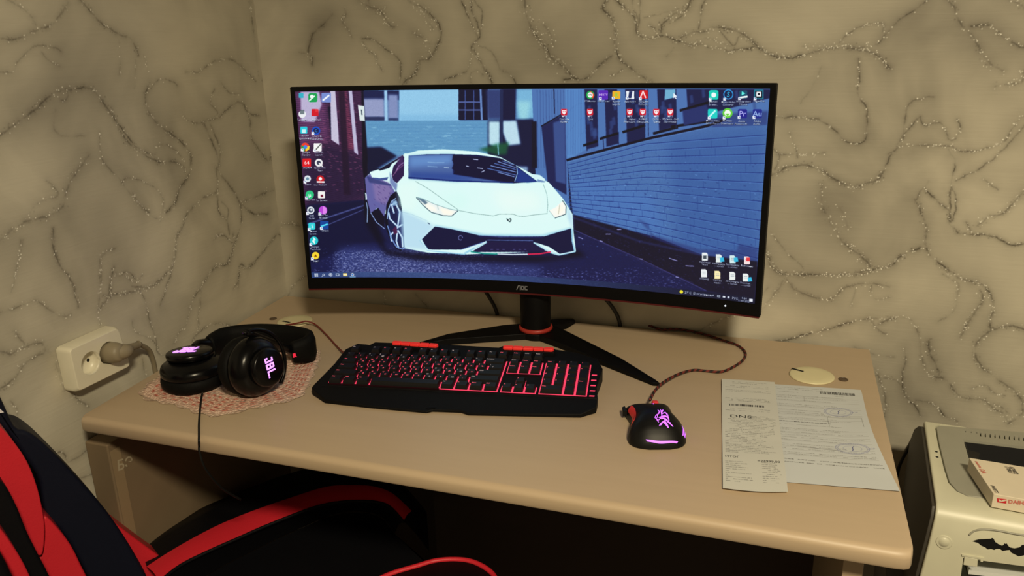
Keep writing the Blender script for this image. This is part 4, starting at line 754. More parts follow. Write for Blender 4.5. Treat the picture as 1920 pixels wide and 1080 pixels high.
row(1, 0, [(2.25,'Shift'),'Z Я','X Ч','C С','V М','B И','N Т','M Ь',', Б','. Ю','/ .',(2.75,'Shift')]); row(1, 16.25, ['^']); row(1, 18.5, ['1','2','3'])
row(0, 0, [(1.25,'Ctrl'),(1.25,'Win'),(1.25,'Alt'),(6.25,''),(1.25,'Alt'),(1.25,'Fn'),(1.25,'Menu'),(1.25,'Ctrl')]); row(0, 15.25, ['<','v','>']); row(0, 18.5, [(2,'0 Ins'),'.'])
rows.append((21.5, 2, 1, 2, '+')); rows.append((21.5, 0, 1, 2, 'Enter'))
def keymesh(x, y, w_, h, t):
    g = .0016; u0, u1, v0, v1 = x*U+g, (x+w_)*U-g, y*RV+g*.8, (y+h)*RV-g*.8; i = .0017; H = .0078; fz = .0006
    V = [K(u0, v0, fz), K(u1, v0, fz), K(u1, v1, fz), K(u0, v1, fz), K(u0+.0005, v0+.0004, H*.45), K(u1-.0005, v0+.0004, H*.45), K(u1-.0005, v1-.0004, H*.45), K(u0+.0005, v1-.0004, H*.45), K(u0+i, v0+i*.8, H), K(u1-i, v0+i*.8, H), K(u1-i, v1-i*1.6, H), K(u0+i, v1-i*1.6, H)]
    F = [(0, 3, 2, 1)]+[(a, b, b+4, a+4) for s in (0, 4) for a, b in ((s, s+1), (s+1, s+2), (s+2, s+3), (s+3, s))]+[(8, 9, 10, 11)]
    mi = [0]*len(F); V = [tuple(p) for p in V]
    if t:
        parts = t.split(' ') if len(t) <= 4 and ' ' in t else [t]; sz = .0042 if len(parts[0]) == 1 else .0030
        spots = [(u0+i+.0008, v1-i*1.6-.0048)] if len(parts) == 1 else [(u0+i+.0006, v1-i*1.6-.0045), (u0+i+.0058, v0+i+.0012)]
        for s, (a, b) in zip(parts, spots):
            TV, TT = text_tris(s, sz, .00012)
            if len(TV) == 0: continue
            xs = min(1, (u1-u0-2*i-.001)/max(TV[:, 0].max(), 1e-6)); o = len(V)
            for p in TV: V.append(tuple(K(a+p[0]*xs, b+p[1], H+.00012)))
            F += [tuple(int(q)+o for q in tr) for tr in TT]; mi += [1]*len(TT)
    return V, F, mi
for r in rows:
    V, F, mi = keymesh(*r); glow = r[1] < 4 and (r[0] < 8 or r[0] > 14) or rng.random() < .5
    obj('key', V, F, [M_key, M_leg if glow else M_legw], kb, mi=mi)
# media bars at the rear edge: five red keys each
for (p0, p1) in (((736, 645), (822, 651)), ((943, 654), (1039, 658))):
    a, b = np.array(kloc(p0, .034)), np.array(kloc(p1, .034)); d = (b-a)/5; n = np.array([-d[1], d[0]])/np.linalg.norm(d)
    q = [a-n*.011-d*.12, b-n*.011+d*.12, b+n*.008+d*.05, a+n*.008-d*.05]
    obj('media_key_ridge', *kprism([tuple(v) for v in q], lambda u, v: KBZ(.13)+.0045, lambda u, v: .01), M_kb, kb, bevel=.001)
    for k in range(5):
        s, t_ = a+d*(k+.03), a+d*(k+.97); L = [s-n*.0062, t_-n*.0062, t_+n*.0042, s+n*.0042]
        if k == 0: L = [s-n*.0062+d*.12, t_-n*.0062, t_+n*.0042, s+n*.0042+d*.12, s+n*.001, s-n*.003]
        if k == 4: L = [s-n*.0062, t_-n*.0062-d*.12, t_-n*.003, t_+n*.001, t_+n*.0042-d*.12, s+n*.0042]
        c = obj('media_key', *kprism([tuple(v) for v in L], lambda u, v: KBZ(.13)+.0088, lambda u, v: .02), M_media, kb, bevel=.0014, seg=3)
for k in range(5):
    a = K(*kloc((1114.5-k*1.2, 706+k*7.9), .021)); c = a+np.array([0, 0, .0]); z = kloc((1114.5-k*1.2, 706+k*7.9), .021); 
    obj('side_light', *kprism([(z[0]-.0042, z[1]-.0011), (z[0]+.0036, z[1]-.0011), (z[0]+.0042, z[1]+.0011), (z[0]-.0036, z[1]+.0011)], lambda u, v: KBZ(v)+.0002, lambda u, v: KBZ(v)-.002), M_glow, kb)
lb = kloc((809, 758), .012); P0 = K(*lb)*[1, 1, 0]+[0, 0, deckz(*lb)+.0003]
poly_letters('wrist_rest_mark', stroke([(-1.6, -.5), (1, .1)], .25)+stroke([(-1, .2), (1.5, .6)], .2), P0, kx, ky, .005, M_bez, kb)
def deck_pts(L): return [tuple(p) for p in L]
M_redcable = mat('dark_red_cable', (.16, .012, .01), .5)
pk = [at((546, 608), .004), at((562, 605), .010), at((575, 602.5), .012), at((592, 609), .006), at((612, 628), .003), at((632, 650), .003), at((646, 663), .010)]
pk = [at((536, 609), .003)]+pk
c = obj('keyboard_cable', *tube(pk, .0016, 8, 8), M_redcable, smooth=True); tag(c, 'thin dark red cable running from the left grommet to the keyboard', 'cable')
# ================================================================== MOUSE
M_ms = mat('mouse_black', (.004, .004, .0045), .45, spec=.25); M_purple = mat('purple_light', (.3, .1, .5), emit=(.60, .13, 1), es=1.5); M_msred = mat('mouse_red', (.80, .05, .055), .4)
MO = np.array(at((1236, 839), .004)); MF = at((1216, 757), .018); my_ = (MF-MO)*[1, 1, 0]; ML = np.linalg.norm(my_); my_ /= ML; mx_ = np.array([my_[1], -my_[0], 0])
# stations: s along length from the rear, left and right half widths, height
STN = [(0, .014, .016, .005), (.02, .024, .026, .009), (.07, .033, .034, .017), (.15, .0385, .039, .026), (.25, .0400, .0415, .0325), (.36, .0375, .0410, .0362), (.48, .0325, .0370, .0365), (.58, .0300, .0335, .0345), (.70, .0300, .0320, .0310), (.82, .0325, .0315, .0265), (.92, .0350, .0315, .0215), (.985, .0355, .0300, .0165), (1.0, .034, .028, .0135)]
def msec(s):
    a = np.array(STN); return [np.interp(s, a[:, 0], a[:, k]) for k in (1, 2, 3)]
def mtop(s, q):
    """height of the upper surface, q in -1..1 across"""
    l, r, h = msec(s); f = max(0, (s-.55)/.45); return h*(1-abs(q)**(2.6+2.6*f))**(.55-.22*f)
def mpt(s, q, dz=0):
    l, r, h = msec(s); return MO*[1, 1, 0]+my_*(s*ML)+mx_*(q*(l if q < 0 else r))+np.array([0, 0, .0012+mtop(s, q)+dz])
ms = thing('computer_mouse', MO*[1, 1, 0]+my_*ML/2, 'black gaming mouse with a glowing purple emblem, right of the keyboard', 'mouse')
def mshell(s0, s1, q0, q1, dz, th=.0):
    a, fa = grid(lambda u, v: mpt(s0+(s1-s0)*v, (q0+(q1-q0)*u), dz), 24, 24)
    return a, fa
qs = [-1]+[math.sin(math.pi/2*t)*.999 for t in np.linspace(-.97, .97, 23)]+[1]; SS = sorted(set(list(np.linspace(0, 1, 34))+[.03, .985]))
V = []; F = []
for s in SS:
    for q in qs: V.append(mpt(s, q))
    for q in qs[::-1]:
        p = mpt(s, q*.93); p[2] = .0006; V.append(p)
nq = 2*len(qs)
for i in range(len(SS)-1):
    for j in range(nq): F.append((i*nq+j, i*nq+(j+1) % nq, (i+1)*nq+(j+1) % nq, (i+1)*nq+j))
F.append(tuple(range(nq))); F.append(tuple((len(SS)-1)*nq+j for j in range(nq))[::-1])
obj('shell', V, F, M_ms, ms, smooth=True)
def msloc(px, z=.034):
    p = at(px, z)-MO; return p @ my_/ML, p @ mx_
def msurf(px, dz=.0006):
    best = None
    for z in np.arange(.046, -.001, -.0001):
        s, x = msloc(px, z)
        if not 0 <= s <= 1: continue
        l, r, h = msec(s); q = x/(l if x < 0 else r)
        if abs(q) > .995: continue
        best = (s, q)
        if .0012+mtop(s, q) >= z: break
    if best is None: s, x = msloc(px, .01); best = (min(max(s, .004), 1), max(-.99, min(.99, x/.03)))
    return mpt(*best, dz)
def decal(name, strokes, m, parent, wpx, conv, th=.0004):
    parts = []
    for P, w_ in strokes:
        Q = catmull([np.array(p, float) for p in P], 6) if len(P) > 2 else np.array(P, float)
        T_ = np.gradient(Q, axis=0); T_ /= np.linalg.norm(T_, axis=1)[:, None]; N_ = np.stack([-T_[:, 1], T_[:, 0]], -1); V = []
        for i, (q, n) in enumerate(zip(Q, N_)):
            ww = w_*wpx*.62*(.45+.55*math.sin(math.pi*(i+.6)/(len(Q)+.2)))/2; V += [conv(q+n*ww), conv(q-n*ww)]
        F = [(2*i, 2*i+1, 2*i+3, 2*i+2) for i in range(len(Q)-1)]; parts.append((V, F))
    return obj(name, *join(parts), m, parent, solid=0)
D = lambda L: [(1150+x*.1297, 720+y*.1297) for x, y in L]
dr = [([(665,610),(690,580),(730,545),(750,530)],34),([(640,540),(690,490),(700,440),(690,400),(720,380)],22),([(655,490),(700,480),(740,470),(790,490),(805,540)],34),([(700,440),(740,420),(780,445),(795,490)],22),([(740,540),(770,590),(795,640)],40),([(760,530),(810,570),(865,622)],24),([(720,550),(760,590),(780,620)],30),
      ([(690,510),(720,500),(760,520),(800,560),(830,570)],40),([(665,395),(660,430),(620,455),(600,490)],16),([(598,490),(625,510),(640,540),(657,560)],20),([(640,380),(665,400),(650,420)],14),([(620,450),(640,470),(625,500)],16),([(720,380),(705,410),(690,440)],18),([(745,410),(765,430),(775,460)],14),([(680,370),(690,400)],10),([(668,600),(700,590)],30)]
decal('dragon_emblem', [(D(p), w_) for p, w_ in dr], M_purple, ms, .1297, msurf)
def msurf_strip(name, sq, w_, horizontal):
    V = []
    for s_, q_ in sq: V += ([mpt(s_-w_, q_, .0007), mpt(s_+w_, q_, .0007)] if horizontal else [mpt(s_, q_-w_, .0007), mpt(s_, q_+w_, .0007)])
    F = [(2*i, 2*i+1, 2*i+3, 2*i+2) for i in range(len(sq)-1)]; return obj(name, V, F, M_purple, ms, smooth=True)
msurf_strip('tail_light', [(.042-.022*(1-(2*t-1)**2), -.60+1.45*t) for t in np.linspace(0, 1, 30)], .0085, True)
msurf_strip('side_light', [(s_, .955) for s_ in np.linspace(.16, .34, 12)], .016, False); msurf_strip('side_light', [(s_, .89) for s_ in np.linspace(.14, .32, 12)], .014, False)
wc = mpt(.90, .26); obj('scroll_wheel', *lathe([(.0105, -.0045), (.012, -.003), (.012, .003), (.0105, .0045)], wc-np.array([0, 0, .0085]), axis=mx_, n=32), M_msred, ms, smooth=True, label='red scroll wheel')
decal('wheel_slot', [([(1219, 750), (1222, 755), (1226, 758)], 26)], M_purple, ms, .1297, lambda p: msurf(p, .0004))
for s0, s1, l in ((.60, .86, 'upper'), (.40, .62, 'lower')):
    a = grid(lambda u, v: mpt(s0+(s1-s0)*v, -.80-.16*u, .0022-.0006*abs(2*v-1)), 4, 8); b = grid(lambda u, v: mpt(s0+(s1-s0)*v, -.80-.16*u, -.003), 4, 8); n = len(a[0]); F = list(a[1])+[tuple(i+n for i in f[::-1]) for f in b[1]]
    rg = [0, 1, 2, 3]+[4+5*j for j in range(8)]+[44, 43, 42, 41]+[40-5*j for j in range(8)]
    for i, j in zip(rg, rg[1:]+rg[:1]): F.append((i, j, j+n, i+n))
    obj('thumb_button', list(a[0])+list(b[0]), F, M_msred, ms, smooth=False, bevel=.0006)
fl = mpt(.95, -1.0); obj('side_wing', *box(0, 0, 0, 0, 0, 0), M_ms, ms) if False else None
V, F = slab([mpt(.84, -1.0)*[1, 1, 0]+[0, 0, .016], mpt(.99, -1.0)*[1, 1, 0]+[0, 0, .016], mpt(.99, -1.0)*[1, 1, 0]-mx_*.004+[0, 0, .014], mpt(.86, -1.0)*[1, 1, 0]-mx_*.006+[0, 0, .014]], (0, 0, -.009)); obj('button_wing', V, F, M_ms, ms, bevel=.001)
# braided cable: dark core with a red braid wound around it
def braid_mat():
    m = bpy.data.materials.new('red_black_braid'); m.use_nodes = True; nt = m.node_tree; b = nt.nodes['Principled BSDF']; b.inputs['Roughness'].default_value = .7
    uvn = nt.nodes.new('ShaderNodeUVMap'); mp = nt.nodes.new('ShaderNodeMapping'); mp.inputs['Scale'].default_value = (1, 1, 1); wv = nt.nodes.new('ShaderNodeTexWave'); wv.bands_direction = 'DIAGONAL'; wv.inputs['Scale'].default_value = 1; 
    nt.links.new(uvn.outputs[0], mp.inputs[0]); nt.links.new(mp.outputs[0], wv.inputs['Vector']); mx = nt.nodes.new('ShaderNodeValToRGB'); mx.color_ramp.elements[0].color = (.012, .006, .006, 1); mx.color_ramp.elements[1].color = (.17, .022, .016, 1); mx.color_ramp.elements[0].position = .45; mx.color_ramp.elements[1].position = .6
    nt.links.new(wv.outputs['Fac'], mx.inputs[0]); nt.links.new(mx.outputs[0], b.inputs['Base Color']); return m
mp_ = mpt(.99, 0.0); 
cp = [(1240, 618), (1262, 617.5), (1290, 620), (1325, 628), (1355, 638), (1382, 647), (1397, 660), (1394, 674), (1375, 688), (1352, 697), (1325, 695.5), (1300, 694), (1276, 700), (1255, 710), (1240, 720), (1228, 733), (1219, 750)]
cpts = [at(p, .0028 if i < 12 else .0028+.0085*min(1, (i-11)/3)) for i, p in enumerate(cp[:-2])]+[at(cp[-2], .010), at(cp[-1], .014)]; cpts = [at((1243, 622), -.0) + np.array([-.03, .02, .0025]), *cpts]
V, F = tube(cpts, .0022, 10, 12); L = len(V)//10; uv = [(i/10*12.0*.35, (j/10)*.31+i*.055) for i in range(L) for j in range(10)]
uv = [(j/10*.6, i*.11) for i in range(L) for j in range(10)]
c = obj('mouse_cable', V, F, braid_mat(), uv=uv, smooth=True); tag(c, 'red and black braided cable curving from behind the monitor to the mouse', 'cable')
# ================================================================== DOILY AND HEADSET
def doily_mat():
    m = bpy.data.materials.new('crochet'); m.use_nodes = True; nt = m.node_tree; b = nt.nodes['Principled BSDF']; b.inputs['Roughness'].default_value = .95; N = nt.nodes.new; lk = nt.links.new
    uvn = N('ShaderNodeUVMap'); v = N('ShaderNodeTexVoronoi'); v.inputs['Scale'].default_value = 1; lk(uvn.outputs[0], v.inputs['Vector']); at_ = N('ShaderNodeVertexColor'); at_.layer_name = 'pattern'
    ns = N('ShaderNodeTexNoise'); ns.inputs['Scale'].default_value = .9; ns.inputs['Detail'].default_value = 4; lk(uvn.outputs[0], ns.inputs['Vector'])
    r = N('ShaderNodeValToRGB'); r.color_ramp.elements[0].position = .18; r.color_ramp.elements[1].position = .5; r.color_ramp.elements[0].color = (1, 1, 1, 1); r.color_ramp.elements[1].color = (.6, .5, .46, 1); lk(v.outputs['Distance'], r.inputs[0])
    r2 = N('ShaderNodeMix'); r2.data_type = 'RGBA'; r2.blend_type = 'MULTIPLY'; r2.inputs[0].default_value = .8; lk(at_.outputs['Color'], r2.inputs[6]); lk(r.outputs[0], r2.inputs[7]); lk(r2.outputs[2], b.inputs['Base Color'])
    bp = N('ShaderNodeBump'); bp.inputs['Strength'].default_value = .9; bp.inputs['Distance'].default_value = .002; bp.invert = True; lk(v.outputs['Distance'], bp.inputs['Height']); lk(bp.outputs['Normal'], b.inputs['Normal']); return m
DP = np.array([at(p)[:2] for p in ((262, 737), (330, 762), (400, 781), (480, 766), (545, 752), (568, 742), (585, 712), (601, 668), (592, 652))]+[(.20, -.235), (.11, -.255), (.05, -.36)])
dc = DP.mean(0)
def doily():
    n = 160; B = catmull([(*p, 0) for p in DP], 40, True)[:, :2]; L = np.concatenate([[0], np.cumsum(np.linalg.norm(np.diff(np.vstack([B, B[:1]]), axis=0), axis=1))]); S = np.linspace(0, L[-1], n+1)[:-1]
    Bx = np.interp(S, L, np.append(B[:, 0], B[0, 0])); By = np.interp(S, L, np.append(B[:, 1], B[0, 1])); R = 44; V = []; C = []; UV = []; F = []
    for k in range(R+1):
        t = k/R
        for i in range(n):
            sc = 1+(.022*math.cos(i/n*2*math.pi*26) if k == R else 0)+(rng.normal()*.004 if k > R-3 else 0); x = dc[0]+(Bx[i]-dc[0])*t*sc; y = dc[1]+(By[i]-dc[1])*t*sc
            z = .0008+.0009*(math.sin(i*2.1+k)*.5+.5)*(k % 2)+rng.random()*.0007
            V.append((x, y, z)); UV.append((x*230+math.sin(k)*.3, y*230))
            rr = t; red = .0
            if .60 < rr < .90: red = .95 if (k % 3 == 0 and (i//2) % 2 == 0) else (.30 if k % 3 == 1 else .08)
            elif rr <= .60: red = .5 if (k % 4 == 0 and (i//3) % 2) else .06
            a, b_ = np.array([.92, .80, .66]), np.array([.70, .12, .08]); pk_ = np.array([.95, .66, .55]); c = a*(1-min(1, rr*.7))+pk_*min(1, rr*.7); c = c*(1-red)+b_*red
            if rr > .975: c = np.array([.74, .60, .48])
            C.append((*c, 1))
    for k in range(R):
        for i in range(n): F.append((k*n+i, k*n+(i+1) % n, (k+1)*n+(i+1) % n, (k+1)*n+i))
    return V, F, UV, C
V, F, UV, C = doily(); o = obj('doily', V, F, doily_mat(), uv=UV, smooth=True)
ca = o.data.color_attributes.new('pattern', 'FLOAT_COLOR', 'POINT')
for i, c in enumerate(C): ca.data[i].color = c
tag(o, 'pink and cream crocheted doily under the headphones on the desk', 'doily')
M_hp = mat('headphone_black', (.003, .003, .0035), .25, spec=.22); M_pad = mat('leatherette_pad', (.0035, .0035, .0035), .65, bump=.2, bscale=400, spec=.12)
hs = thing('headphones', (.16, -.37, 0), 'black over-ear headphones with purple glowing logos lying on the doily', 'headphones')
ZD = .0028
# left cup: lying on its cushion, outer face up and turned a little to the wall
cl = np.array([*at((367, 722), 0)[:2], ZD]); axl = np.array([-.05, .10, 1.0]); axl /= np.linalg.norm(axl)
obj('ear_cushion', *lathe([(.040, .001), (.048, .0015), (.0515, .006), (.0525, .013), (.051, .020), (.048, .023)], cl, (0, 0, 1), 56), M_pad, hs, smooth=True)
cl2 = cl+np.array([0, 0, .022]); obj('ear_cup', *lathe([(.0490, 0), (.0510, .003), (.0510, .009), (.0490, .0145), (.0445, .0180), (.038, .0190), (.034, .022)], cl2, (0, 0, 1), 56), M_hp, hs, smooth=True)
cc = cl+np.array([-.008, .006, .041]); obj('cup_cap', *lathe([(.026, 0), (.036, .003), (.0375, .009), (.0365, .013), (.034, .0145), (.0001, .0148)], cc, axl, 56), M_hp, hs, smooth=True)
JBL = stroke([(0, .28), (0, 0), (.42, 0), (.42, 1), (.1, 1)], .2)+stroke([(.78, 0), (.78, 1), (1.2, 1), (1.26, .55), (.78, .52)], .2)+stroke([(1.24, .5), (1.24, 0), (.78, 0)], .2)+stroke([(1.62, 1.05), (1.62, .02), (2.05, .02)], .2)+[[(2.2, -.08), (2.38, -.08), (2.38, .12), (2.2, .12)]]
M_jbl = mat('lilac_light', (.5, .2, .8), emit=(.70, .26, 1), es=1.7)
xa = CR*[1, 1, 0]+np.array([0.0, 0, 0]); xa -= axl*(xa @ axl); xa /= np.linalg.norm(xa); ya = np.cross(axl, xa)
pc = cc+axl*.0150; s_ = .0140
poly_letters('glowing_logo', JBL, pc-xa*1.5*s_-ya*.010, xa*1.05, ya*1.75+xa*.35, s_, M_jbl, hs)
# right cup: standing on its rim, outer face to the right and towards the viewer
ax = CR*.82-CF*[1, 1, 0]*.52+np.array([0, 0, .16]); ax /= np.linalg.norm(ax); cr_ = at((479, 687), .0505)
ddl = cr_-ax*.028
obj('ear_cushion', *lathe([(.036, -.014), (.043, -.013), (.0465, -.008), (.0475, .000), (.046, .007), (.042, .010)], ddl+ax*.004, ax, 56), M_pad, hs, smooth=True)
obj('ear_cup', *lathe([(.041, 0), (.0465, .004), (.048, .012), (.046, .020), (.041, .029), (.035, .034), (.031, .035)], ddl+ax*.014, ax, 56), M_hp, hs, smooth=True)
ccr = ddl+ax*.046; obj('cup_cap', *lathe([(.026, 0), (.030, .003), (.031, .010), (.0295, .0145), (.027, .0158), (.0001, .0162)], ccr, ax, 56), M_hp, hs, smooth=True)
ua = np.cross([0, 0, 1.0], ax); ua /= np.linalg.norm(ua); va = np.cross(ax, ua); down = -va*.99+ua*.02; down /= np.linalg.norm(down); side = np.cross(ax, down)
poly_letters('glowing_logo', JBL, ccr+ax*.0163-down*.0155-side*.006, down, side, .0130, M_jbl, hs)
# yoke arm round the right cup
yk = []
for a in np.linspace(-.15, math.pi*.77, 14): yk.append(ddl+ax*.030+ua*(.0585*math.sin(a))*1+va*(.0585*math.cos(a)))
obj('yoke', *tube(yk, .0032, 8, 4), M_hp, hs, smooth=True)
# headband: wide padded ribbon lying on its edge
hb = [(.106, -.376, .034), (.106, -.352, .0325), (.118, -.326, .031), (.152, -.302, .0295), (.195, -.291, .028), (.235, -.290, .0265), (.262, -.302, .026), (.268, -.322, .026), (.252, -.344, .027)]
C_ = catmull(hb, 6); Tt = np.gradient(C_, axis=0); Tt /= np.linalg.norm(Tt, axis=1)[:, None]; V = []; F = []; prof = [(-.0255, 0), (-.024, .006), (-.012, .010), (.012, .010), (.024, .006), (.0255, 0), (.024, -.006), (.012, -.009), (-.012, -.009), (-.024, -.006)]
for i, p in enumerate(C_):
    n_ = np.array([Tt[i][1], -Tt[i][0], 0]); n_ /= np.linalg.norm(n_); sc = min(1, .72+.28*math.sin(math.pi*i/(len(C_)-1))*2)
    for h_, o_ in prof: V.append(p+np.array([0, 0, h_*sc])+n_*o_)
n = len(prof)
for i in range(len(C_)-1):
    for j in range(n): F.append((i*n+j, i*n+(j+1) % n, (i+1)*n+(j+1) % n, (i+1)*n+j))
F.append(tuple(range(n))); F.append(tuple((len(C_)-1)*n+j for j in range(n))[::-1])
obj('headband', V, F, M_pad, hs, smooth=True, bevel=.0)
rm = hit((547, 649), (.25, -.28, 0), (-.2, -1, 0)); 
i_ = int(np.argmin([abs(to_px(p)[0]-549)+(1000 if p[0] < .23 else 0) for p in C_])); ctr = C_[i_]; n_ = np.array([Tt[i_][1], -Tt[i_][0], 0]); n_ /= np.linalg.norm(n_)
tdir = Tt[i_]; Mred = mat('red_side_mark', (.7, .02, .05), emit=(.8, .02, .07), es=.6)
TV, TT = text_tris('R', .0095, .0006, 'CENTER'); inner = n_ if (n_ @ (CO-ctr)) > 0 else -n_; xr_ = np.cross([0, 0, 1], inner)
obj('side_mark', [ctr+inner*.0125+xr_*p[0]+np.array([0, 0, p[1]-.004]) for p in TV], TT, Mred, hs, label='small red letter inside the headband')
obj('slider_arm', *tube([(.106, -.370, .040), (.102, -.386, .045), (.102, -.400, .049), (.108, -.415, .050)], [.009, .0075, .0065, .006], 10, 6), M_hp, hs, smooth=True)
obj('slider_arm', *tube([C_[-1]-Tt[-1]*.01, C_[-1]+Tt[-1]*.01+[0, 0, .01], ddl+ax*.030+va*.0585-ua*.004], [.010, .008, .005], 10, 6), M_hp, hs, smooth=True)
obj('yoke', *tube([cc+np.array([.036, .004, .0]), cc+np.array([.03, .022, .002]), cc+np.array([.008, .036, .004]), cc+np.array([-.018, .032, .004]), cc+np.array([-.034, .014, .0])], .0032, 8, 5), M_hp, hs, smooth=True)
pe = at((373, 836), 0)
hc = [at((380, 735), .010), at((378, 744), .005), at((375, 768), .0055), at((373, 795), .0022), at((373, 812), .0022)]
e1_, e2_, e3_ = at((373, 826), .0016), hit((373.5, 836), (0, -.6092, 0), (0, 1, 0)), hit((374.5, 848), (0, -.610, 0), (0, 1, 0))
hc = hc+[e1_, e2_, e3_, e3_+[.0, .006, -.03], e3_+[-.002, .035, -.08], e3_+[-.004, .075, -.125]]
c = obj('headphone_cable', *tube(hc, .0017, 8, 8), M_cable, smooth=True); tag(c, 'thin black headphone cable hanging over the front edge of the desk', 'cable')
# ================================================================== PAPERS
def paper_img(name, w_, h, fn, bg=(232, 232, 226)):
    C = Canvas(w_, h, bg); fn(C); C.blur(1); return tex_mat(name, new_image(name, C.a), .75)
def rowtxt(C, x, y, w_, ink=90, dens=.72, hh=6, al=.55):
    ink *= .75; al *= 1.3; hh *= 1.25
    """one line of fine print, too small to read"""
    X = x
    while X < x+w_:
        L = rng.uniform(6, 26)
        if rng.random() < dens:
            q = X
            while q < min(X+L, x+w_): 
                g = ink+rng.uniform(-15, 35); hh_ = hh*rng.uniform(.5, 1); C.fill([(q, y), (q+2.6, y), (q+2.6, y+hh_), (q, y+hh_)], (g, g, g), al*rng.uniform(.6, 1)); q += 4
        X += L+5
def bars(C, x, y, w_, h):
    X = x
    while X < x+w_: b = rng.choice([2, 3, 4, 6]); C.fill([(X, y), (X+b, y), (X+b, y+h), (X, y+h)], (50, 50, 52)); X += b+rng.choice([2, 3, 5])
def receipt(C):
    H = 1240; W_ = 300
    Y = lambda f: H*(1-f)
    for f in (.03, .045): rowtxt(C, 60, Y(f), 190, 120)
    for f in (.075, .09, .12, .135): rowtxt(C, 20, Y(f), 250, 120, .8)
    for f in (.205, .22, .235): rowtxt(C, 40 if f > .21 else 20, Y(f), 220, 90, .8)
    bars(C, 40, Y(.29), 190, 26)
    for f in (.32, .34): rowtxt(C, 20, Y(f), 240, 120)
    C.text('DNS', 40, Y(.41), 46, (20, 20, 22), bold=.035, sx=1.3); rowtxt(C, 150, Y(.392), 90, 60, .95); rowtxt(C, 150, Y(.405), 120, 90, .9); C.line([(140, Y(.412)), (280, Y(.412))], 2, (90, 90, 90))
    f = .425
    while f < .73: rowtxt(C, 16 if f > .47 else 30, Y(f), 250 if f < .56 else rng.uniform(180, 260), 100, .78); f += .0135
    C.text('ИТОГ', 12, Y(.765), 24, (40, 40, 40), sx=1.1, bold=.03); C.text('=24999,00', 170, Y(.79), 30, (35, 35, 35), sx=.85, bold=.03)
    f = .80
    while f < .945: rowtxt(C, 14, Y(f), rng.uniform(60, 130), 110, .85); rowtxt(C, 190, Y(f-.003), rng.uniform(60, 95), 110, .85); f += .0145
def form(C):
    W_, H = 1000, 1414; Y = lambda f: H*(1-f)
    for f in (.035, .055, .09): rowtxt(C, 330, Y(f), 380 if f < .08 else 200, 110, .9, 7)
    bars(C, 690, Y(.085), 250, 46); rowtxt(C, 790, Y(.105), 70, 100, .9)
    for f in (.13, .155, .185, .235, .255, .30, .325, .345, .385, .405, .46, .50, .515, .54, .565, .59, .615, .655, .675, .70, .735, .75):
        rowtxt(C, rng.uniform(320, 340), Y(f), rng.uniform(260, 610) if f < .7 else 620, 110, .9, 7); 
        if rng.random() < .75: C.line([(330, Y(f+.008)), (960, Y(f+.008))], 1.6, (130, 130, 130), .7)
    rowtxt(C, 330, Y(.43), 380, 40, 1, 9, .9); rowtxt(C, 330, Y(.80), 640, 90, .92, 10, .8); rowtxt(C, 330, Y(.825), 640, 90, .92, 9, .7)
    for x0, x1, y0, y1 in ((700, 950, .355, .45),): C.line([(x0, Y(y0)), (x0, Y(y1))], 2.5, (90, 90, 90)); C.line([(x1, Y(y0)), (x1, Y(y1))], 2.5, (90, 90, 90)); C.line([(x0, Y(y0)), (x1, Y(y0))], 2, (120, 120, 120))
    C.line([(560, Y(.13)), (560, Y(.19))], 2, (120, 120, 120)); C.line([(650, Y(.13)), (850, Y(.13))], 2, (120, 120, 120)); C.line([(450, Y(.672)), (740, Y(.69))], 7, (110, 110, 112), .6)
    for cx, cy, rx in ((790, .29, 105), (815, .66, 115)):
        for r, a in ((1, .55), (.86, .4), (.55, .3)):
            t = np.linspace(0, 2*math.pi, 50); C.line([(cx+rx*r*math.cos(q), Y(cy)+68*r*math.sin(q)) for q in t], 4, (110, 115, 165), a)
        for k in range(40): t = k/40*2*math.pi; C.text(random.choice('АОИНЕСТРК'), cx+rx*.92*math.cos(t), Y(cy)+62*math.sin(t)-5, 13, (110, 115, 165), 'CENTER', .55)
        C.line([(cx-5, Y(cy)-26), (cx+3, Y(cy)-5), (cx, Y(cy)+12), (cx+12, Y(cy)+30)], 7, (70, 76, 130), .7); C.text('ЮР', cx+rx+20, Y(cy)-8, 26, (120, 125, 165), 'CENTER', .6)
M_rec = paper_img('receipt_print', 300, 1240, receipt, (204, 205, 200)); M_form = paper_img('form_print', 1000, 1414, form, (202, 207, 211))
def sheet(name, TL, TR, BR, BL, zf, m, label, cat, bend=None, nx=24, ny=40):
    TL, TR, BR, BL = [np.array(p, float) for p in (TL, TR, BR, BL)]
    def f(u, v):
        p = (BL*(1-u)+BR*u)*(1-v)+(TL*(1-u)+TR*u)*v
        if bend: p = p+bend(u, v)
        return np.array([p[0], p[1], max(.0005, zf(u, v))])
    V, F, UV = grid(f, nx, ny, True); return tag(obj(name, V, F, m, uv=UV, smooth=True), label, cat)
TR_, BR_ = at((1614, 732)), at((1687, 924)); tl = at((1450, 721)); d = tl-TR_; d /= np.linalg.norm(d); TL_ = TR_+d*.2; bl = at((1478, 906)); d = bl-BR_; d /= np.linalg.norm(d); BL_ = BR_+d*.2
fs = sheet('paper_form', TL_, TR_, BR_, BL_, lambda u, v: .0008+.004*max(0, u-.8)*5*math.sin(math.pi*v)**2+.0015*max(0, .12-v)/.12*u, M_form, 'white printed form with two blue round stamps on the desk, partly under the receipt', 'document', lambda u, v: np.array([-.0075*u**4*math.sin(math.pi*v)**1.5, 0, 0]))
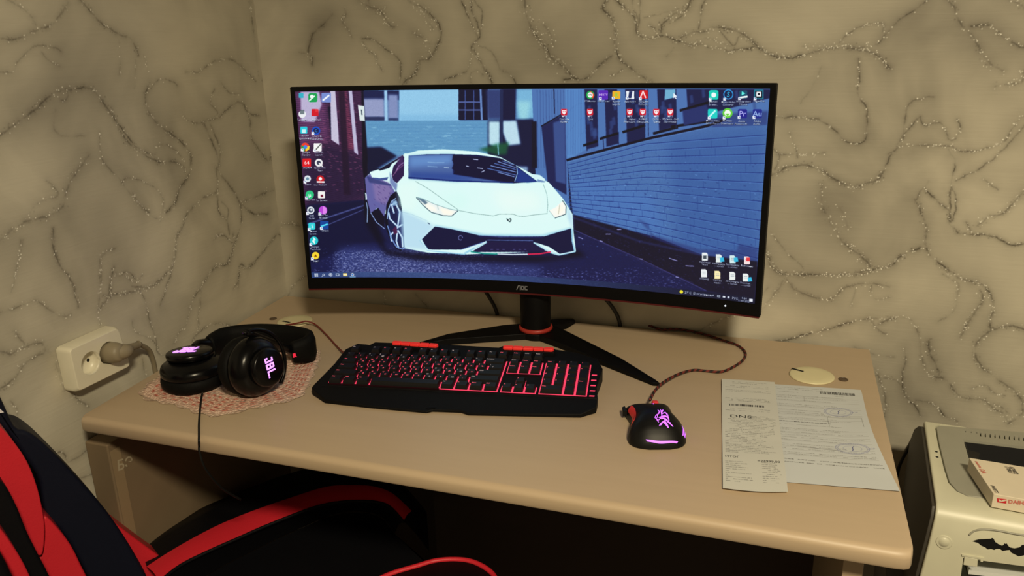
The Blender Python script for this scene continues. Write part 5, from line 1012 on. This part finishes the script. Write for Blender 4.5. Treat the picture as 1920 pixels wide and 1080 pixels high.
rs = sheet('receipt', at((1353, 714)), at((1452, 720)), at((1477, 927)), at((1355, 920)), lambda u, v: .0022+.0012*abs(math.sin(v*math.pi*2.5))+.0015*(1-v)**6+.001*u*(1-u), M_rec, 'long white shop receipt lying on top of the printed form', 'receipt', lambda u, v: np.array([.0, -.004*math.sin(math.pi*u)*(1-v)**8, 0]))
# ================================================================== SOCKET AND PLUG
M_wh = mat('warm_white_plastic', (.72, .68, .54), .35); M_plug = mat('grey_beige_rubber', (.26, .22, .15), .5)
def wl(px, x=.028): return hit(px, (x, 0, 0), (1, 0, 0))
so = thing('wall_socket', (0, -.51, .06), 'white double wall socket on the left wall above the desk edge', 'socket')
q = [wl((137, 660)), wl((222, 621)), wl((243, 683)), wl((152, 728))]; cen = sum(q)/4
fr = [cen+(p-cen)*1.0 for p in q]
def rounded(q, r, k=4):
    out = []
    for i in range(len(q)):
        a, b, c = q[i-1], q[i], q[(i+1) % len(q)]; da = (a-b)/np.linalg.norm(a-b); dc_ = (c-b)/np.linalg.norm(c-b)
        for t in np.linspace(0, 1, k+1): out.append((b+da*r)*(1-t)**2+2*b*t*(1-t)+(b+dc_*r)*t*t)
    return out
big = [cen+(p-cen)*np.array([1, 1.14, 1.22]) for p in q]; big = rounded(big, .008)
V1 = [p*np.array([0, 1, 1])+[.0005, 0, 0] for p in big]; V2 = [p*np.array([0, 1, 1])+[.019, 0, 0] for p in big]; V3 = [((cen+(p-cen)*.93)*np.array([0, 1, 1]))+[.026, 0, 0] for p in big]; n = len(big)
V = V1+V2+V3; F = [tuple(range(n))[::-1], tuple(range(2*n, 3*n))]+[(k*n+i, k*n+(i+1) % n, (k+1)*n+(i+1) % n, (k+1)*n+i) for k in (0, 1) for i in range(n)]
sf = obj('frame', V, F, M_wh, so, bevel=.0012)
e1 = (q[1]-q[0]); e1 /= np.linalg.norm(e1)
h1, h2 = wl((171, 681), .026), wl((204, 662), .026)
for hc_ in (h1, h2): 
    Vc, Fc = lathe([(.0185, -.016), (.0195, .01)], hc_, (1, 0, 0), 40); cut(sf, Vc, Fc)
for hc_ in (h1, h2):
    obj('outlet', *lathe([(.0180, -.0158), (.0190, -.004), (.0192, -.0008), (.0188, .0), (.0176, -.006), (.017, -.0152), (.0001, -.0154)], hc_, (1, 0, 0), 40), M_wh, so, smooth=True)
for s in (-1, 1): obj('contact_hole', *lathe([(.0028, -.0152), (.0028, -.0146)], h1+e1*s*.0085, (1, 0, 0), 16), M_hole, so)
pl = thing('power_plug', h2-np.array([h2[0], 0, 0]), 'grey-beige round mains plug pushed into the right half of the wall socket', 'plug')
pa = np.array([1, .16, .02]); pa /= np.linalg.norm(pa); b0 = h2-np.array([.014, 0, 0])
obj('body', *lathe([(.0165, 0), (.0170, .022), (.0155, .030), (.0125, .036)], b0, pa, 36), M_plug, pl, smooth=True)
g0 = b0+pa*.028; g1 = wl((241, 653), .035); g2 = wl((262, 646), .026)
obj('grip', *tube([g0-pa*.004, g0*.5+g1*.5+[.006, 0, 0], g1, g2], [.0135, .0125, .009, .0065, .005], 16, 6), M_plug, pl, smooth=True)
g3, g4, g5 = wl((279, 656), .018), wl((287, 675), .012), wl((292, 699), .009)
obj('cord', *tube([g2-(g3-g2)*.2, g2, g3, g4, g5, (.009, g5[1]+.004, -.05)], [.005, .0042, .004, .004, .004, .004], 12, 6), M_plug, pl, smooth=True)
# ================================================================== CARTON UNDER THE DESK
def carton_mat():
    m = mat('brown_cardboard', (.19, .135, .08), .85, var=.12, scale=14); return m
M_cart = carton_mat()
ct = thing('cardboard_box', (.03, -.33, DZ), 'flat brown cardboard box standing against the wall under the left side of the desk', 'box')
obj('carton', *box(.006, .052, -.575, -.12, DZ, -.062), M_cart, ct, bevel=.003)
M_prnt = mat('pale_print', (.40, .34, .24), .8)
p_ = hit((235, 878), (.0525, 0, 0), (1, 0, 0)); text_on('printed_letters', 'ББ', p_, (0, .72, -.05), (0, .1, 1), .034, M_prnt, ct, bold=.001, thick=.0005) if False else text_on('printed_letters', 'БЭ', p_, (0, 1, -.25), (0, .15, 1), .024, M_prnt, ct, bold=.0004, thick=.0004)
obj('tape', *box(.0524, .0527, -.572, -.552, -.60, -.075), mat('tape', (.29, .215, .13), .4), ct)
# ================================================================== PRINTER
PB, PF = at((1727, 788), -.05), at((1750, 948), -.05); pd = PF-PB; PL = np.linalg.norm(pd); pd /= PL; pr = np.array([-pd[1], pd[0], 0]); PWD = .34
def pp(a, b, z): return PB*[1, 1, 0]+pr*a+pd*b+np.array([0, 0, z])
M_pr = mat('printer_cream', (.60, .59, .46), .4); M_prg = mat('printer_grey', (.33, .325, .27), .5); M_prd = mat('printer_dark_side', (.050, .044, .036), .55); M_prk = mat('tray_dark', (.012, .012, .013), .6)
prn = thing('laser_printer', pp(PWD/2, PL/2, -.262), 'cream and grey laser printer to the right of the desk with a bat sticker', 'printer')
ZB = -.262
def side_prof(dz=0, inset=0):
    return [(0, -.05), (PL-.012, -.05), (PL-.002, -.055), (PL+.004, -.066), (PL+.008, -.10), (PL+.012, -.15), (PL+.012, ZB), (0.0, ZB), (-.012, -.20), (-.010, -.08)]
def extr(prof, a0, a1, flare=False):
    n = len(prof); f = (lambda b, z: -.012*max(0, min(1, (-.06-z)/.13))*max(0, min(1, (b-.05)/(PL-.05)))) if flare else (lambda b, z: 0)
    V = [pp(a0+f(b, z), b, z) for b, z in prof]+[pp(a1, b, z) for b, z in prof]; F = [tuple(range(n))[::-1], tuple(range(n, 2*n))]+[(i, (i+1) % n, n+(i+1) % n, n+i) for i in range(n)]; return V, F
body = obj('body', *extr(side_prof(), .004, PWD, True), M_pr, prn, bevel=.003, seg=3)
bo = ORG[body]
# dark grey side skin with the rounded rear bulge; the side's shade is in its colour
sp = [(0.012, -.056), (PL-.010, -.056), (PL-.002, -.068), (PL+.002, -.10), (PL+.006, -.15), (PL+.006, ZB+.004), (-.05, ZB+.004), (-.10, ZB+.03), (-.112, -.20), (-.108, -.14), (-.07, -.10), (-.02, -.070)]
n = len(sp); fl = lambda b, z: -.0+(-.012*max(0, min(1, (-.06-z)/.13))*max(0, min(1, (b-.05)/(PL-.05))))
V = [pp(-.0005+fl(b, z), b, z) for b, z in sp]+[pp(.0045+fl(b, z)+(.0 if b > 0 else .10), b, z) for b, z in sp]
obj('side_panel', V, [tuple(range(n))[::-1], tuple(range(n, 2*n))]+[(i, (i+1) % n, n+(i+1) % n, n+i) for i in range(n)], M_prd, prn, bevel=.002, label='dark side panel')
def top_poly(pxs, z): return [at(p, z) for p in pxs]
def cutpoly(o, pts, z0, z1):
    P = [(p[0], p[1]) for p in pts]; V, F = prism(P, z0, z1); cut(o, V, F)
out_px = [(1753, 800), (1762, 796), (1800, 799), (1975, 813), (2060, 960), (1855, 938), (1842, 934), (1815, 931), (1793, 921), (1778, 905), (1770, 880), (1758, 830)]
ZT = -.05
cutpoly(body, top_poly([(1808, 826), (1972, 846), (2015, 946), (1855, 929), (1840, 899), (1818, 858)], ZT-.001), ZT-.045, ZT+.01)
cutpoly(body, top_poly(out_px, ZT), ZT-.006, ZT+.02)
in_px = [(1755.5, 801), (1763, 797.5), (1800, 800.5), (1973, 814.5), (2056, 957), (1855, 936), (1842, 932.5), (1816, 929.5), (1795, 919.5), (1780.5, 904), (1772.5, 879), (1760.5, 830)]
op_px = [(1806, 824), (1975, 844), (2020, 948), (1853, 931), (1838, 900), (1816, 858)]
P = [(p[0], p[1]) for p in top_poly(in_px, ZT-.001)]; tray = obj('output_cover', *prism(P, ZT-.0058, ZT-.001), M_prg, prn, bevel=.0012, label='grey sunken top cover')
cutpoly(tray, top_poly(op_px, ZT-.001), ZT-.02, ZT+.02)
for i in range(17):
    x = 1809+i*9.0+(2 if i > 2 else 0); y = 809.5+i*.95+(2.5 if i > 2 else 0); h_ = 1.2 if i < 3 else 3.6
    if i < 3: x = 1809.5+i*10.5; y = 809+i*1.2
    cutpoly(tray, top_poly([(x-1.1, y-h_), (x+1.3, y-h_), (x+1.3+.8, y+h_), (x-1.1+.8, y+h_)], ZT-.001), ZT-.02, ZT+.02)
obj('output_tray', *prism([(p[0], p[1]) for p in top_poly([(1806.5, 824.5), (1974, 844.5), (2018, 948), (1853, 931), (1838, 900), (1816, 858)], ZT-.004)], ZT-.0449, ZT-.043), M_prk, prn)
wallp = top_poly([(1807, 825), (1973, 845), (2017, 947), (1854, 930), (1839, 900), (1817, 858)], ZT-.001); cw_ = sum(wallp)/6; wallp = [cw_+(p-cw_)*.975 for p in wallp]; parts = []
for a, b in zip(wallp, wallp[1:]+wallp[:1]):
    nrm = np.cross(b-a, [0, 0, 1]); nrm /= np.linalg.norm(nrm); c0 = sum(wallp)/6; nrm = nrm if (c0-a) @ nrm > 0 else -nrm
    parts.append(slab([a*[1, 1, 0]+[0, 0, ZT-.043], b*[1, 1, 0]+[0, 0, ZT-.043], b*[1, 1, 0]+[0, 0, ZT-.003], a*[1, 1, 0]+[0, 0, ZT-.003]], nrm*.0012))
obj('tray_walls', *join(parts), M_prk, prn)
for px in ((1755.5, 847), (1757, 857)):
    c = at(px, ZT); obj('indicator_hole', *lathe([(.0020, .0), (.0020, .0003)], c, n=14), M_hole, prn)
# front: button, grip recess line, tray opening with flap clip and paper
FN = -pd; FP = pp(0, PL+.0085, -.10)
def fp(px, off=0): 
    # front face between z = -.066 and -.15 leans slightly forward
    A0, A1 = pp(0, PL+.004, -.066), pp(0, PL+.012, -.15); up = (A0-A1); nn = np.cross(pr, up); nn /= np.linalg.norm(nn)
    if nn @ pd < 0: nn = -nn
    return hit(px, A0+nn*off, nn), nn, up/np.linalg.norm(up)
c, nn, up_ = fp((1770, 1016)); bz = c[2]
obj('button', *lathe([(.0095, -.001), (.0095, .0012), (.0085, .0016), (.0065, .0008), (.0060, .0016), (.0001, .0019)], c, nn, 32), M_pr, prn, smooth=True)
rc = [(1817, 1003), (1822, 998), (1830, 994), (1842, 992), (1860, 993), (1880, 996), (1905, 1001), (1960, 1008)]
obj('grip_groove', *tube([fp(p)[0]+nn*.0004 for p in rc], .0013, 8, 4), M_prg, prn, smooth=True)
bat = [(1823, 1014.5), (1835, 1011), (1848, 1010.5), (1858, 1010), (1860, 1008.5), (1863, 1010), (1866, 1016), (1872, 1020), (1879, 1023), (1882, 1021), (1883, 1018.5), (1885, 1019.5), (1888, 1019), (1889.5, 1022), (1893, 1026), (1902, 1028), (1912, 1026), (1916, 1022), (1919, 1021), (1925, 1026), (1940, 1036), (1952, 1046), (1938, 1042), (1928, 1040), (1920, 1041), (1910, 1043), (1902, 1039), (1896, 1036), (1893, 1031), (1887, 1031.5), (1880, 1033), (1875, 1029), (1868, 1029), (1864, 1031), (1858, 1029), (1852, 1030), (1847, 1026), (1840, 1023), (1834, 1018)]
obj('bat_sticker', *slab([fp(p, .0004)[0] for p in bat], nn*.0004), M_black, prn, label='black bat-shaped sticker')
opn = [fp(p)[0] for p in ((1806, 1046), (1985, 1070), (1985, 1200), (1785, 1200))]
Vc = [p+nn*.02 for p in opn]+[p-nn*.09 for p in opn]; cut(body, Vc, [(3, 2, 1, 0), (4, 5, 6, 7), (0, 1, 5, 4), (1, 2, 6, 5), (2, 3, 7, 6), (3, 0, 4, 7)])
obj('tray_recess', *slab([p-nn*.0885 for p in opn], nn*.001), mat('tray_green_grey', (.06, .075, .065), .5), prn)
obj('tray_clip', *slab([fp(p)[0]-nn*.002 for p in ((1808, 1043), (1833, 1047), (1832, 1062), (1806, 1058))], nn*.004), M_pr, prn, bevel=.0006)
obj('tray_clip', *slab([fp(p)[0]+nn*.0005 for p in ((1803, 1038), (1845, 1045), (1842, 1052), (1838, 1051), (1838, 1047), (1803, 1041))], nn*.002), M_pr, prn)
pz = fp((1830, 1072))[0][2]; pb = fp((1830, 1072))[0]
pap = [fp((1819, 1078))[0]-nn*.012, fp((1985, 1098))[0]-nn*.012]; 
V, F = slab([pap[0], pap[1], pap[1]-nn*.075, pap[0]-nn*.075], (0, 0, -.006)); tag(obj('paper_stack', V, F, mat('white_paper', (.72, .75, .74), .7)), 'white paper loaded in the front tray of the printer', 'paper')
obj('tray_base', *slab([p_-[0, 0, .0065] for p_ in (pap[0], pap[1], pap[1]-nn*.075, pap[0]-nn*.075)], (0, 0, -.004)), M_prk, prn)
# stand under the printer, out of view
st = thing('printer_stand', pp(.17, .12, DZ), 'dark low cabinet carrying the printer beside the desk', 'cabinet')
obj('carcass', *slab([pp(-.03, -.09, DZ), pp(.40, -.09, DZ), pp(.40, PL+.06, DZ), pp(-.03, PL+.06, DZ)], (0, 0, ZB-DZ-.0005)), M_desk_dark, st, bevel=.002)
# parts box lying in the output tray
zt_ = -.028; B0, B1, B2 = at((1817, 858), zt_), at((1863, 926), zt_), at((1920, 875), zt_)
ex = (B2-B0); ex /= np.linalg.norm(ex); ed = B1-B0; LD = np.linalg.norm(ed); ed /= LD; BW = .16; bh = .0195
pbx = thing('parts_box', (B0+B1)/2+ex*BW/2-[0, 0, bh], 'small white cardboard box with red print lying on top of the printer', 'box')
M_card = mat('white_card', (.74, .66, .52), .6); M_redp = mat('red_print', (.62, .02, .03), .6); M_blk = mat('grey_print', (.10, .09, .08), .6); M_redf = mat('faded_red_print', (.62, .18, .14), .6)
obj('carton', *slab([B0, B1, B1+ex*BW, B0+ex*BW], (0, 0, -bh)), M_card, pbx, bevel=.0008)
nf = np.cross(ex, [0, 0, 1.]); nf /= np.linalg.norm(nf); nf = nf if nf @ (CO-B1) > 0 else -nf
def bf(px): return hit(px, B1+nf*.0003, nf)
c = bf((1869, 933)); L4 = [bf(p) for p in ((1869.5, 934), (1887.5, 936), (1887, 944), (1870, 941.5))]; obj('red_badge', *slab(L4, nf*.0002), M_redp, pbx)
P = bf((1871.5, 940.5)); hx = L4[1]-L4[0]; k = np.linalg.norm(hx); hx /= k; hz = L4[0]-L4[3]; hz = hz-hx*(hz @ hx); kz = np.linalg.norm(hz); hz /= kz
obj('badge_mark', *slab([P+nf*.0003+hx*k*a+hz*kz*b for a, b in ((.03, .75), (.10, .12), (.42, .12), (.88, .55), (.88, .78), (.50, .62), (.36, .32))], nf*.0001), M_card, pbx)
text_on('brand_name', 'DAIHATSU', bf((1890, 943)), hx, hz, .0072, M_redf, pbx, bold=.0002, align='LEFT')
for px, s, sz, m_ in (((1828, 865), 'DAIHATSU', .0036, M_redf), ((1836, 879), 'DA', .008, M_redf), ((1857, 910), 'PARTS', .006, M_blk), ((1883, 874), '17801', .0075, M_blk), ((1892, 875), '87402', .0075, M_blk)):
    p_ = at(px, zt_+.0003); text_on('print', s, p_, ed, ex, sz, m_, pbx, bold=.0002, align='LEFT')
# black cable behind the printer
cb = [hit(p, (0, .002, 0), (0, 1, 0)) for p in ((1719, 820), (1709, 832), (1697, 852), (1687, 872), (1682, 892))]
cb = [cb[0]+[.03, 0, .01]]+cb+[cb[-1]+[-.003, 0, -.06], cb[-1]+[0, -.002, -.3]]
tag(obj('printer_cable', *tube([p+np.array([0, 0, 0]) for p in cb], .0028, 8, 6), M_cable, smooth=True), 'black cable arching down the wall between the desk and the printer', 'cable')
# ================================================================== CHAIR
M_navy = mat('navy_leatherette', (.006, .0075, .018), .55, bump=.12, bscale=350, spec=.18); M_red = mat('red_leatherette', (.62, .020, .035), .45, bump=.12, bscale=350, spec=.4); M_blkl = mat('black_leatherette', (.004, .004, .0055), .55, bump=.12, bscale=350, spec=.15)
cn = np.array([.882, -.471, 0]); ctt = np.array([.471, .882, 0])
ch = thing('gaming_chair', tuple(cn*.55+ctt*-.28+np.array([0, 0, DZ])), 'red and black gaming chair in the lower left, seat pushed under the desk', 'chair')
def cpl(px, c): return hit(px, cn*c, cn)
def side_slab(name, pxs, c, th, m, bev=.008, label=None, sm=3):
    P = catmull([cpl(p, c) for p in pxs], sm, True) if sm > 1 else np.array([cpl(p, c) for p in pxs])
    V, F = slab(P, -cn*th); return obj(name, V, F, m, ch, bevel=bev, seg=4, label=label)
side_slab('backrest_bolster', [(-90, 560), (-30, 690), (0, 742), (28, 800), (53, 810), (83, 832), (133, 882), (187, 942), (220, 986), (253, 1038), (280, 1090), (300, 1160), (240, 1200), (190, 1130), (163, 1079), (133, 1023), (110, 992), (82, 966), (75, 905), (50, 862), (20, 820), (0, 800), (-60, 740), (-140, 620)], .40, .075, M_navy, .014, 'navy outer bolster of the backrest')
side_slab('backrest_panel', [(205, 970), (222, 985), (260, 1014), (300, 1043), (352, 1078), (375, 1110), (330, 1180), (250, 1180), (200, 1090), (190, 1000)], .36, .05, M_red, .006, 'red corner where backrest meets seat')
side_slab('backrest_panel', [(-120, 700), (-40, 770), (0, 800), (20, 821), (50, 864), (70, 914), (82, 968), (84, 1005), (78, 1042), (58, 1030), (45, 1000), (30, 955), (12, 918), (0, 902), (-50, 850), (-130, 790)], .46, .085, M_red, .010, 'red crescent panel of the backrest')
side_slab('backrest_panel', [(83, 968), (110, 992), (134, 1024), (152, 1060), (170, 1100), (180, 1160), (120, 1180), (60, 1150), (60, 1060), (76, 1045), (83, 1010)], .45, .075, M_red, .006, 'red lower panel of the backrest')
side_slab('backrest_panel', [(-130, 780), (-50, 845), (0, 900), (14, 916), (34, 955), (52, 1000), (72, 1040), (95, 1085), (120, 1150), (80, 1180), (40, 1110), (15, 1050), (-20, 1000), (-90, 930), (-160, 860)], .50, .12, M_blkl, .010, 'black centre panel of the backrest')
side_slab('backrest_panel', [(-100, 900), (-30, 960), (0, 990), (22, 1020), (42, 1052), (58, 1085), (80, 1140), (50, 1160), (22, 1080), (0, 1037), (-40, 990), (-110, 940)], .545, .16, M_red, .006, 'narrow red stripe of the backrest')
side_slab('backrest_bolster', [(-150, 900), (-40, 985), (0, 1037), (24, 1082), (50, 1160), (-40, 1260), (-180, 1150), (-220, 1000)], .60, .20, M_blkl, .012)
# maker's mark on the headrest strap, only its edge is in view
P = cpl((3, 772), .402); text_on('headrest_lettering', 'A', P, ctt*.96+np.array([0, 0, -.1]), np.array([-.1, -.1, 1.]), .035, mat('white_lettering', (.7, .7, .75), .5), ch, bold=.0015, align='RIGHT') 
# seat: far bolster, red stripe, sunken pan
def strip3(name, rowsP, m, solid=0, k=6, label=None):
    R_ = [catmull(r, k) for r in rowsP]; L = min(len(r) for r in R_); R_ = [np.array([r[int(round(i*(len(r)-1)/(L-1)))] for i in range(L)]) for r in R_]
    V = np.vstack(R_); F = [(j*L+i, j*L+i+1, (j+1)*L+i+1, (j+1)*L+i) for j in range(len(R_)-1) for i in range(L-1)]
    return obj(name, V, F, m, ch, smooth=True, label=label)
so_px = [(262, 1030), (300, 996), (341, 972), (383, 950), (432, 929), (484, 908), (528, 892), (590, 876), (650, 872), (710, 884), (760, 914), (800, 960)]
ru_px = [(275, 1062), (315, 1036), (367, 1006), (419, 980), (484, 954), (560, 928), (602, 915), (633, 910), (685, 910), (716, 916), (740, 928), (772, 958)]
rl_px = [(300, 1090), (339, 1060), (393, 1033), (445, 1010), (497, 987), (560, 962), (602, 948), (643, 941), (685, 940), (712, 943), (732, 952), (756, 978)]
pn_px = [(330, 1120), (370, 1090), (420, 1060), (470, 1035), (520, 1010), (575, 985), (615, 968), (650, 960), (685, 960), (708, 966), (722, 976), (740, 1000)]
zo, zr_, zl, zp = -.285, -.262, -.268, -.325
Ro, Ru, Rl, Rp = [[at(p, z) for p in px_] for px_, z in ((so_px, zo), (ru_px, zr_), (rl_px, zl), (pn_px, zp))]
Rb = [p*[1, 1, 0]+[-.0*0, 0, -.37] for p in Ro]; mid = [(a+b)/2+[0, 0, .008] for a, b in zip(Ro, Ru)]
strip3('seat_bolster', [Rb, Ro, mid, Ru], M_blkl); mid2 = [(a+b)/2+[0, 0, .004] for a, b in zip(Ru, Rl)]; strip3('seat_stripe', [Ru, mid2, Rl], M_red, label='red stripe around the seat')
obj('seat_piping', *tube([p+np.array([0, 0, .0]) for p in Rl], .0028, 8, 6), M_blkl, ch, smooth=True)
strip3('seat_inner_bolster', [Rl, [(a+b)/2+[0, 0, .006] for a, b in zip(Rl, Rp)], Rp], M_blkl)
# pan and near side of the seat
near = [at(p, -.24) for p in ((640, 1130), (700, 1092), (736, 1075), (780, 1062), (815, 1052), (850, 1049), (880, 1052), (905, 1062), (925, 1078), (935, 1100))]
obj('seat_piping', *tube(near, .0042, 8, 6), M_red, ch, smooth=True, label='red piping on the near seat bolster')
nb = [p*[1, 1, 0]+[0, 0, -.37] for p in near]; ni = [p+(ctt*-.0)+cn*.05+ctt*-.05+[0, 0, -.004] for p in near]; strip3('seat_bolster', [nb, near, ni], M_blkl)
pan = [p*[1, 1, 0]+[0, 0, -.326] for p in Rp]+[p*[1, 1, 0]+[0, 0, -.326] for p in near[::-1]]+[np.array([*(cn*.62+ctt*-.52)[:2], -.326]), np.array([*(cn*.40+ctt*-.50)[:2], -.326])]
obj('seat_pan', *slab(pan, (0, 0, -.05)), M_blkl, ch)
cb_ = cn*.56+ctt*-.32
obj('gas_column', *lathe([(.045, -.70), (.03, -.66), (.028, -.376)], (cb_[0], cb_[1], 0), n=24), M_blkl, ch, smooth=True)
for k in range(5):
    a = 2*math.pi*k/5+.3; dv = np.array([math.cos(a), math.sin(a), 0]); sv = np.array([-dv[1], dv[0], 0]); o_ = np.array([cb_[0], cb_[1], 0])
    q0 = [o_+dv*.03+sv*.028, o_+dv*.03-sv*.028, o_+dv*.27-sv*.018, o_+dv*.27+sv*.018]; w0 = obj('leg', *prism([(p[0], p[1]) for p in q0], -.695, -.665), M_blkl, ch, bevel=.004)
    obj('caster', *lathe([(.020, -.010), (.027, -.006), (.027, .006), (.020, .010)], o_+dv*.26+[0, 0, DZ+.0275], sv, 24), M_blkl, w0, smooth=True)
